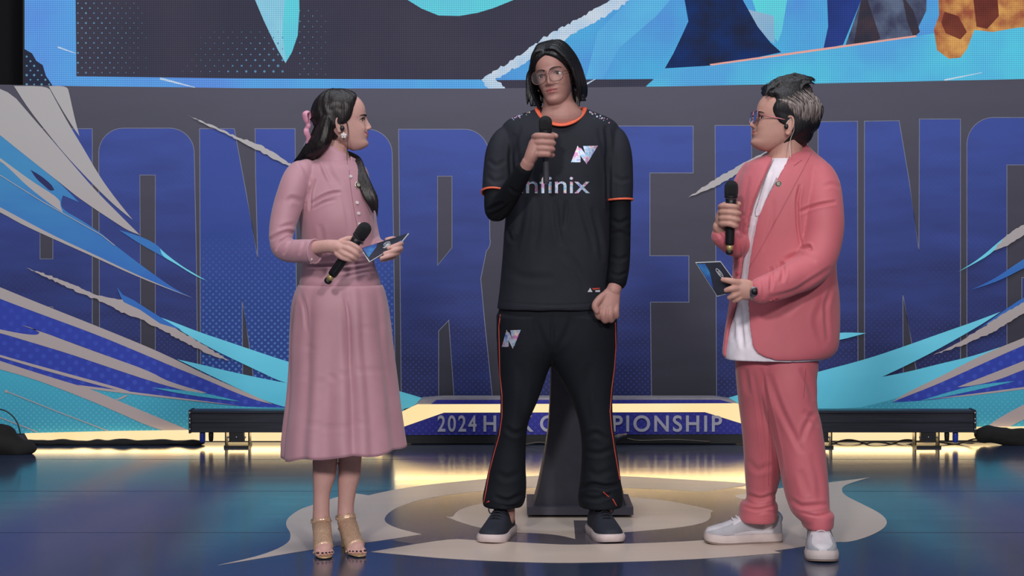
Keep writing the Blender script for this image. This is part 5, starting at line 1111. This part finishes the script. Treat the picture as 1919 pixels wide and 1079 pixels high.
# shoes
M_nsh = mat('sneaker_navy', (30, 34, 48), .75, bump=.3, bscale=500); M_nso = mat('sneaker_sole_white', (206, 190, 190), .6); M_nl = mat('lace_navy', (22, 26, 38), .7)
sneaker((at(941, 0, 7.2)[0], 7.19), (-.24, -1), mn, M_nsh, M_nso, M_nl, s=1.07)
sneaker((at(1124, 0, 7.22)[0], 7.20), (.19, -1), mn, M_nsh, M_nso, M_nl, s=1.07)
# hair
M_hm = strand_mat('hair_black', (20, 20, 25), (12, 12, 16), .4)
h = Mesh()
def moff(z, t): k = abs(math.sin(t/2)); return .009+.012*k*min(1, (z-.02)/.08)
hm_.cap(h, [(.03, 96), (.06, 88), (.09, 76), (.12, 62), (.145, 46), (.165, 30), (.178, 14), (.186, 0)], moff, z0=.075)
random.seed(21); TW = lambda *p: hm_.w([p])[0]
for i in range(34):
    u = i/33.0; q = random.uniform(-1, 1); r = random.uniform(-1, 1)
    for sd in (-1, 1):     # curtains from the centre parting, laid back over the temples and ears, front to back
        e = .006 if sd > 0 else 0
        lock(h, [TW(sd*.004, -.088+.10*u, .200+.046*math.sin(min(1, u*1.2+.1)*1.5)), TW(sd*(.030+.008*u), -.094+.105*u, .196+.044*math.sin(min(1, u+.15)*1.5)+q*.002), TW(sd*(.060+.012*u+e), -.080+.10*u, .168+.022*u+q*.002), TW(sd*(.077+.010*u+e), -.066+.095*u, .130+.012*u), TW(sd*(.083+.010*u+e), -.056+.09*u+q*.003, .090), TW(sd*(.083+.010*u+e)+r*.003, -.046+.085*u, .050+q*.005), TW(sd*(.074+.012*u+e)+r*.005, -.032+.08*u, .006+q*.012+.012*u)], [.0055, .009, .0105, .0105, .011, .010, .003], 8, 28, .6)
for i in range(24):      # the back, seen between neck and curtains
    x_ = 990+95*i/23; q = random.uniform(-1, 1)
    lock(h, [at(1041+(x_-1041)*.6, 110, 7.27), at(x_, 145, 7.29), at(x_+q*2, 175, 7.275), at(x_+q*3, 198+q*4, 7.26)], [.012, .014, .012, .004], 8, 18, .6)
for k_ in range(6):      # flicked tips
    q = k_-2.5; lock(h, [at(1080+q, 168, 7.14), at(1088+q*.8, 184+q, 7.14), at(1098+q*.6, 184+q*2.2, 7.145)], [.008, .007, .002], 7, 12, .6)
obj('hair', remesh(h, .0035, 1, .4), M_hm, mn, fix=False)
microphone(at(1022, 217, 6.925), at(1024, 362, 6.955), 'black microphone held upright by the tall man in the black jersey', tail=False, r=.0120, m_handle=mat('mic_grey_metal', (92, 92, 100), .35, .5))

# ================================================================ the man in the coral suit
pk = thing('person', (at(1480, 1030, 6.9)[0], 6.9, 0)); tag(pk, 'man in a coral suit and white shirt with silver-streaked hair, facing left', 'person')
M_suit = mat('suit_coral', (198, 101, 112), .6, c2=(192, 96, 107), scale=8, bump=.12, bscale=800, sheen=.2); M_tee = mat('tee_white', (236, 228, 238), .7, bump=.15, bscale=800)
hp = Head(1464, 234, 6.88, yaw=-85, pitch=-12, roll=0, s=1.0, wide=1.06, fem=.2, lips=1.0, nose=.85, smile=.005, ear=1.15)
b = Mesh(); hp.add_to(b)
limb(b, [(1474, 250, 6.89, 30), (1473, 272, 6.89, 31), (1472, 290, 6.89, 33), (1470, 312, 6.89, 42)], 26)
limb(b, [(1432, 262, 6.88, 12), (1445, 268, 6.88, 18), (1460, 268, 6.885, 22)], 18)
rows_loft(b, [(310, 1430, 1515, 6.89, .08), (350, 1410, 1535, 6.89, .1), (450, 1405, 1535, 6.89, .11), (560, 1395, 1540, 6.89, .12), (660, 1395, 1525, 6.89, .12), (700, 1400, 1520, 6.89, .11)])
limb(b, [(1520, 335, 6.85, 24), (1538, 420, 6.78, 23), (1524, 495, 6.72, 20), (1465, 532, 6.64, 17), (1420, 546, 6.602, 14), (1408, 545, 6.598, 14.5)], 20, 50)
limb(b, [(1412, 340, 6.96, 22), (1396, 410, 6.93, 20), (1392, 462, 6.86, 18), (1368, 452, 6.79, 15), (1352, 434, 6.755, 14), (1350, 424, 6.745, 15)], 20, 50)
# far hand round the microphone
limb(b, [(1351, 428, 6.748, 14), (1353, 412, 6.742, 18), (1356, 397, 6.74, 17), (1358, 388, 6.74, 13)], 18, flat=.7, up=(1, 0, 0))
for y_, e_, s_ in ((387, -1, 0), (398, 3, .8), (409.5, 2, 1.6), (420, -2, 2.2)):
    fingers(b, [[(1350, y_+1, 6.735, 6.0), (1353, y_-.5, 6.70, 6.3), (1360, y_-1, 6.682, 5.9), (1368, y_-.5, 6.673, 5.6), (1376+e_*.6, y_+s_, 6.673, 5.4), (1382+e_, y_+1.5+s_, 6.686, 5.0), (1383+e_, y_+2+s_, 6.70, 4.3)]])
fingers(b, [[(1354, 394, 6.75, 6.5), (1366, 386, 6.755, 6.5), (1378, 382, 6.735, 5.8), (1385, 382, 6.715, 5)]])
# near hand with the card
limb(b, [(1412, 545, 6.60, 15), (1400, 543, 6.592, 19.5), (1388, 541, 6.592, 19), (1381, 541, 6.596, 15)], 20, flat=.6, up=(0, 1, 0))
fingers(b, [[(1386, 531, 6.585, 6.8), (1372, 527, 6.574, 6.3), (1362, 525, 6.575, 5.6), (1354, 524, 6.582, 4.6)], [(1384, 540, 6.582, 6.8), (1371, 541, 6.571, 6.3), (1360, 544, 6.578, 4.8)], [(1386, 549, 6.585, 6.6), (1375, 554, 6.576, 6), (1366, 558, 6.582, 4.7)], [(1391, 555, 6.59, 6), (1382, 561, 6.584, 5.4), (1375, 564, 6.59, 4.3)],
            [(1394, 534, 6.61, 7), (1380, 528, 6.63, 6.2), (1366, 530, 6.632, 5)]])
for kx, ax, Y0, Y1 in ((1425, 1421, 6.985, 7.03), (1482, 1528, 6.86, 6.82)):
    limb(b, [(1455+(kx-1455)*.8, 690, 6.9, 38), (kx, 760, (Y0+6.9)/2, 30), ((kx+ax)/2, 860, Y0, 21), (ax, 950, Y1, 21), (ax, 985, Y1, 19)], 20, 46)
body = remesh(b, .003, 2, .4); set_tint(body, (192, 146, 133), hp, (186, 108, 104)); obj('body', body, M_skin, pk, fix=False)
eyes(hp, pk, .7, (-1, 1)); brows(hp, pk, 1.1)
glasses(hp, pk, mat('frame_rose', (176, 112, 120), .25, .6), lens_mat('lens_blue', (70, 130, 200), alpha=.75), rx=.027, rz=.0245, r=.002, y=-.108, zc=.110, sq=2.2)
# tee
t_ = Mesh(); rows_loft(t_, [(297, 1438, 1500, 6.89, .072), (306, 1425, 1512, 6.89, .09), (325, 1410, 1530, 6.89, .115), (360, 1398, 1540, 6.89, .132), (400, 1390, 1545, 6.89, .138), (500, 1384, 1548, 6.89, .140), (560, 1377, 1552, 6.89, .146), (620, 1366, 1553, 6.89, .152), (655, 1359, 1552, 6.89, .160), (672, 1358, 1545, 6.89, .162)], e=2.3)
tm = remesh(t_, .005, 3); creases(tm, [([(1386, 570), (1388, 610), (1392, 655)], 5, .006), ([(1376, 600), (1372, 640)], 5, .003), ([(1440, 330), (1425, 370), (1412, 420)], 7, .003), ([(1450, 310), (1440, 350), (1430, 400)], 5, .003)]); ripple(tm, .002, 16, (1, 1, .5), 5)
tb = bvh_of(tm); obj('tee_shirt', tm, M_tee, pk, fix=False)
ph = np.linspace(0, 2*math.pi, 48, endpoint=False); rp = []
for q in ph:
    fr = max(0, -math.sin(q)); rp.append(at(1470+32*math.cos(q)-4*fr, 292+14*fr+4*math.cos(q)*-1, 6.89+.075*math.sin(q)))
obj('neck_rib', Mesh().tube(rp+[rp[0]], .006, 8, None, .7, round_ends=False), M_tee, pk)
# jacket: C-shaped shell plus sleeves
jr = np.array([(270, 1482, 1512, 6.935, .030), (279, 1466, 1520, 6.93, .055), (290, 1434, 1532, 6.915, .085), (303, 1404, 1548, 6.905, .112), (322, 1391, 1558, 6.9, .132), (360, 1381, 1563, 6.89, .15), (400, 1377, 1566, 6.89, .156), (450, 1374, 1566, 6.89, .157), (500, 1374, 1566, 6.89, .158), (550, 1369, 1571, 6.89, .163), (600, 1362, 1573, 6.89, .169), (640, 1356, 1571, 6.89, .173), (660, 1354, 1563, 6.89, .174), (669, 1356, 1552, 6.89, .172)], float)
GL = np.array([(270, 1400), (290, 1446), (299, 1446), (326, 1432), (352, 1420), (382, 1408), (415, 1400), (450, 1395), (479, 1391), (509, 1388), (574, 1378), (610, 1369), (653, 1358), (669, 1357.5)], float)
GR = np.array([(270, 1508), (280, 1494), (290, 1481), (332, 1459), (367, 1438), (406, 1421), (441, 1413), (497, 1404), (518, 1401), (568, 1402), (610, 1404), (645, 1409), (657, 1418), (665, 1434), (669, 1452)], float)
sh = Mesh(); ys = np.linspace(270, 669, 64); Q = interp(jr[:, 0], jr[:, 1:], ys); rings = []; e = 2.3; n = 84
for py, (xl, xr, Y, ry) in zip(ys, Q):
    a0 = np.array(at(xl, py, Y)); b0 = np.array(at(xr, py, Y)); c = (a0+b0)/2; rx = (b0[0]-a0[0])/2
    def ang(px):
        k = np.clip((at(px, py, Y-ry*.8)[0]-c[0])/rx, -.995, .995); v = np.sign(k)*abs(k)**(e/2); return -math.acos(v)
    f1, f2 = ang(float(np.interp(py, GL[:, 0], GL[:, 1]))), ang(float(np.interp(py, GR[:, 0], GR[:, 1])))
    t = np.linspace(f2, 2*math.pi+f1, n); P = lambda dr: np.column_stack([c[0]+np.sign(np.cos(t))*abs(np.cos(t))**(2/e)*(rx-dr), c[1]+np.sign(np.sin(t))*abs(np.sin(t))**(2/e)*(ry-dr), np.full(n, c[2])])
    rings.append(np.concatenate([P(0), P(.014)[::-1]]))
sh.loft(rings)
limb(sh, [(1520, 312, 6.86, 22), (1533, 330, 6.835, 32), (1541, 365, 6.80, 37), (1544, 410, 6.77, 38), (1539, 460, 6.745, 37), (1530, 488, 6.725, 36), (1512, 508, 6.695, 34), (1480, 524, 6.65, 30.5), (1450, 537, 6.62, 28), (1424, 546, 6.603, 26)], 30, 60)
limb(sh, [(1412, 322, 6.965, 24), (1400, 350, 6.955, 27), (1396, 410, 6.93, 26), (1394, 455, 6.87, 25), (1378, 458, 6.815, 23.5), (1362, 448, 6.775, 22), (1353, 440, 6.76, 22)], 26, 50)
km = remesh(sh, .004, 6, .5)
creases(km, [([(1500, 345), (1494, 380), (1496, 430), (1502, 462)], 3.5, .009), ([(1497, 398), (1530, 385), (1568, 378)], 4, .005), ([(1540, 350), (1560, 345), (1574, 352)], 5, .002), ([(1500, 468), (1515, 462), (1520, 472)], 4, .007), ([(1465, 490), (1468, 510), (1464, 530)], 5, .005), ([(1445, 500), (1446, 520), (1444, 545)], 4, .004), ([(1470, 488), (1500, 478), (1530, 490)], 6, .003), ([(1440, 558), (1490, 545), (1530, 520), (1560, 500)], 5, .004),
    ([(1428, 520), (1432, 540), (1430, 560)], 5, .003), ([(1545, 560), (1530, 600), (1545, 650)], 8, .003), ([(1500, 560), (1470, 590)], 8, .002), ([(1450, 375), (1446, 420), (1430, 470)], 6, .002), ([(1404, 330), (1396, 380), (1392, 430)], 6, .003), ([(1343, 430), (1355, 448), (1362, 462)], 4, .003), ([(1350, 425), (1362, 440), (1370, 458)], 3, .003), ([(1558, 540), (1548, 580), (1552, 640)], 5, .005), ([(1480, 300), (1510, 310), (1540, 318)], 8, -.002)])
ripple(km, .002, 13, (1, 1, .6), 9)
kb = bvh_of(km); jk = obj('jacket', km, M_suit, pk, fix=False)
patch('lapel', [(1482, 291), (1496, 280), (1512, 270), (1524, 280), (1516, 296), (1502, 310), (1490, 309), (1494, 322), (1480, 352), (1462, 392), (1442, 434), (1420, 475), (1405, 500), (1406, 492), (1414, 445), (1422, 408), (1440, 368), (1461, 332)], kb, .0035, M_suit, jk, 0, 6, True)
patch('lapel', [(1446, 297), (1431, 328), (1419, 354), (1407, 384), (1399, 417), (1394, 450), (1390, 478), (1387, 460), (1389, 420), (1397, 374), (1408, 334), (1422, 306), (1436, 294)], kb, .0035, M_suit, jk, 0, 6, True)
M_sseam = mat('suit_seam', (158, 66, 78), .7)
piping('lapel_seam', [(1488, 311), (1502, 302)], kb, .0011, M_sseam, jk, lift=.004)
M_but = mat('button_coral', (186, 84, 94), .3)
disc_on('button', 1382, 512, kb, .008, .005, M_but, jk, 16)
for x_, y_ in ((1444, 563), (1450, 561), (1456, 558)): disc_on('button', x_, y_, kb, .0045, .004, M_but, jk, 12)
badge(1459, 345, kb, pk, .0125)
# cuff linings
# necklace
ch = Mesh()
def chain(pts, gap=2.9):
    q = smooth_path(np.column_stack([np.array(pts, float), np.zeros(len(pts))]), 200)[:, :2]; L_ = np.concatenate([[0], np.cumsum(np.linalg.norm(np.diff(q, axis=0), axis=1))])
    for s_ in np.arange(0, L_[-1], gap):
        x_, y_ = np.interp(s_, L_, q[:, 0]), np.interp(s_, L_, q[:, 1]); p, nn = hit(tb, x_, y_); ch.ellipsoid(p+nn*.002, (.0023, .0023, .0023), 8, 6)
chain([(1450, 300), (1440, 322), (1430, 350), (1421, 380), (1416, 398), (1418, 405), (1424, 403), (1432, 385), (1443, 360), (1456, 332)])
obj('necklace', ch, mat('chain_silver', (196, 194, 204), .3, .5), pk)
# watch
wt = Mesh(); limb(wt, [(1416.5, 547, 6.600, 16.6), (1410, 546, 6.598, 16.2)], 28, 6); wo_ = obj('watch', wt, M_steel, pk)
pw = np.array(at(1412, 546, 6.598)); pw = pw+np.array([.0, -.031, .002]); obj('watch_case', Mesh().lathe(pw+np.array([0, .006, 0]), pw+np.array([0, -.005, 0]), [(0, .016), (.7, .0165), (1, .0145)], 22), M_steel, wo_); obj('watch_dial', Mesh().lathe(pw+np.array([0, -.003, 0]), pw+np.array([0, -.0062, 0]), [(0, .0125), (1, .0122)], 20), M_blk, wo_)
# trousers
p_ = Mesh()
rows_loft(p_, [(645, 1382, 1538, 6.89, .132), (672, 1380, 1534, 6.89, .125), (688, 1384, 1528, 6.89, .105)], e=2.3)
rows_loft(p_, [(650, 1380, 1475, 6.895, .13), (680, 1379, 1470, 6.90, .128), (720, 1381, 1464, 6.92, .118), (760, 1385, 1464, 6.94, .105), (800, 1390, 1467, 6.95, .1), (850, 1394, 1468, 6.97, .093), (900, 1397, 1460, 7.0, .088), (930, 1399, 1452, 7.015, .085), (952, 1396, 1450, 7.02, .085), (966, 1396, 1448, 7.02, .083)], e=2.2)
rows_loft(p_, [(650, 1408, 1537, 6.885, .134), (680, 1412, 1533, 6.875, .132), (720, 1420, 1529, 6.86, .124), (760, 1431, 1531, 6.85, .115), (800, 1444, 1540, 6.845, .11), (850, 1457, 1547, 6.83, .105), (900, 1466, 1551, 6.82, .1), (940, 1476, 1553, 6.81, .095), (965, 1488, 1554, 6.80, .092), (976, 1500, 1554, 6.80, .09)], e=2.2)
rows_loft(p_, [(937, 1398, 1450, 7.02, .085), (942, 1388, 1456, 7.02, .094), (955, 1386, 1457, 7.02, .096), (971, 1385, 1455, 7.02, .094), (976, 1389, 1452, 7.02, .09)], e=2.2, step=3)
rows_loft(p_, [(957, 1498, 1556, 6.80, .085), (962, 1502, 1562, 6.80, .096), (972, 1502, 1561, 6.80, .097), (984, 1503, 1560, 6.80, .095), (988, 1506, 1557, 6.80, .09)], e=2.2, step=3)
pm = remesh(p_, .005, 4, .5)
creases(pm, [([(1426, 690), (1436, 740), (1450, 800), (1462, 860), (1467, 905)], 4, .008), ([(1440, 700), (1460, 760), (1490, 820), (1505, 850)], 7, .005), ([(1500, 690), (1515, 715), (1525, 750)], 6, .005), ([(1528, 770), (1510, 800), (1500, 830)], 6, .004), ([(1412, 700), (1425, 780), (1432, 850), (1436, 920)], 4, .004), ([(1395, 690), (1402, 740)], 6, .004), ([(1400, 925), (1425, 935), (1455, 925)], 5, .007), ([(1390, 948), (1420, 955), (1455, 946)], 3.5, .006), ([(1420, 962), (1440, 958), (1455, 962)], 3, .004),
    ([(1480, 935), (1505, 948), (1550, 945)], 5, .005), ([(1500, 880), (1515, 930)], 8, .003), ([(1520, 850), (1535, 900), (1538, 945)], 7, .003), ([(1400, 860), (1420, 880), (1450, 870)], 7, .003), ([(1534, 800), (1520, 780), (1505, 770)], 6, .004), ([(1500, 960), (1530, 966), (1558, 960)], 2.5, .004)])
ripple(pm, .0028, 10, (1, 1, .5), 2)
pb2 = bvh_of(pm); tr = obj('trousers', pm, M_suit, pk, fix=False)
piping('pocket_seam', [(1510, 690), (1508, 720), (1506, 745)], pb2, .001, M_sseam, tr)
piping('crease_line', [(1440, 770), (1442, 840), (1440, 910)], pb2, .0008, M_sseam, tr)
# sneakers
M_wsh = mat('sneaker_white', (214, 210, 216), .55); M_wpan = mat('sneaker_grey_suede', (176, 176, 184), .8, bump=.3, bscale=400); M_wso = mat('sneaker_sole_cream', (206, 192, 190), .6); M_outsole = mat('outsole_taupe', (140, 122, 116), .7)
sneaker((at(1421, 0, 7.03)[0], 7.03), (-1, -.16), pk, M_wsh, M_wso, M_wsh, M_wpan, s=1.02, chunky=True)
sneaker((at(1533, 0, 6.84)[0], 6.815), (-.10, -1), pk, M_wsh, M_wso, M_wsh, M_wpan, s=1.08, chunky=True)
# hair: dark sides, swept top, silver streak
M_hp = strand_mat('hair_soft_black', (28, 26, 30), (18, 17, 20)); M_sil = strand_mat('hair_silver', (176, 164, 160), (96, 86, 86))
h = Mesh(); PW = lambda *p: hp.w([p])[0]
def poff(z, t):
    k = abs(math.sin(t/2)); top = np.clip((z-.14)/.07, 0, 1); back = np.clip((k-.75)/.25, 0, 1)*np.clip((.222-z)/.05, 0, 1)
    return .007+.022*top*(.5+.5*k)+.034*back*np.clip((z-.06)/.06, 0, 1)
hp.cap(h, [(.035, 132), (.06, 120), (.082, 112), (.095, 96), (.104, 74), (.118, 64), (.135, 57), (.15, 53), (.165, 54), (.18, 56), (.192, 50), (.20, 22), (.206, 0)], poff, z0=.035)
random.seed(31)
for i in range(46):      # swept back top with a lifted front
    u = random.random(); q = random.uniform(-1, 1); sx_ = q*.055
    h0 = .193+.010*(1-abs(q)); lift = .024*random.uniform(.6, 1.15)
    lock(h, [PW(sx_, -.085+.02*abs(q), h0), PW(sx_*1.02, -.088+u*.02, h0+lift*.8), PW(sx_*1.02, -.05+u*.03, h0+lift+.018*(1-abs(q))), PW(sx_*1.0, .02+u*.02, .236+.014*(1-abs(q)*.8)), PW(sx_*.95, .075, .215+.01*random.random()), PW(sx_*.9, .115, .175), PW(sx_*.8, .128, .13)], [.004, .007, .009, .010, .011, .011, .005], 8, 26, .6)
for i in range(9):       # spiky quiff tips
    q = i/8*2-1; lock(h, [PW(q*.045, -.07, .208), PW(q*.047, -.09, .222+.01*random.random()), PW(q*.05, -.094+.02*random.random(), .236+.012*random.random())], [.009, .006, .0014], 7, 12, .6)
h.ellipsoid(at(1480, 176, 6.88), (.086, .072, .064), 28, 18)
for i in range(60):      # tousled tufts over the raised top
    a_ = random.uniform(-1, 1); q = random.uniform(-1, 1); x0_ = 1437+random.random()*70; yt = 176-33*math.sqrt(max(.02, 1-((x0_-1480)/46)**2))*math.sqrt(max(.05, 1-a_*a_*.8))
    lock(h, [at(x0_-6, yt+12, 6.88+a_*.07), at(x0_, yt+1, 6.88+a_*.066), at(x0_+12, yt-2+q*2, 6.88+a_*.062), at(x0_+26, yt+3+q*3, 6.88+a_*.06)], [.006, .008, .007, .002], 7, 12, .6)
h.ellipsoid(PW(0, .058, .098), (.066, .064, .066), 24, 16)
hh = remesh(h, .0035, 1, .4); hb = bvh_of(hh); hx = obj('hair', hh, M_hp, pk, fix=False)
sil = [Mesh(), Mesh()]
for i in range(74):
    u = i/73.0; q = random.uniform(-1, 1); r = random.random()
    S = (1459+62*u+q*2, 189-25*u+q*4); E_ = (1483+54*u+q*3, 209+16*math.sin(u*2.0)+q*7); Mi = (S[0]*.45+E_[0]*.55+5+5*u, S[1]*.55+E_[1]*.45-2)
    P_ = smooth_path([(*S, 0), (*Mi, 0), (*E_, 0)], 14)[:, :2]; H_ = [hit(hb, *p) for p in P_]
    rr = np.sin(np.linspace(.08, math.pi-.08, 14))**.8*(.0016+.0016*r)+.0003; sil[i % 2].tube([p+n_*.0006 for p, n_ in H_], rr, 6, None, .7)
obj('silver_streak', sil[0], M_sil, hx); obj('silver_streak', sil[1], strand_mat('hair_silver_dark', (120, 108, 106), (70, 62, 62)), hx)
obj('ear_monitor', Mesh().ellipsoid(PW(.0825, .002, .095), (.0085, .007, .011), 14, 10), M_blk, pk)
obj('monitor_cable', Mesh().tube([PW(.086, .0, .104), PW(.088, .012, .126), PW(.085, .026, .118), PW(.08, .032, .09), PW(.068, .03, .06), at(1481, 285, 6.78), at(1482, 295, 6.775)], .0013, 6, 36), mat('cable_clear', (206, 200, 196), .3), pk)
microphone(at(1371, 338, 6.70), at(1367, 477, 6.72), 'black microphone held upright by the man in the coral suit')
cue_card([at(1305, 493, 6.615), at(1350, 491, 6.60), at(1388, 543, 6.605), at(1344, 554, 6.62)], 'navy printed cue card angled in the hand of the coral suited man', (.66, .42))
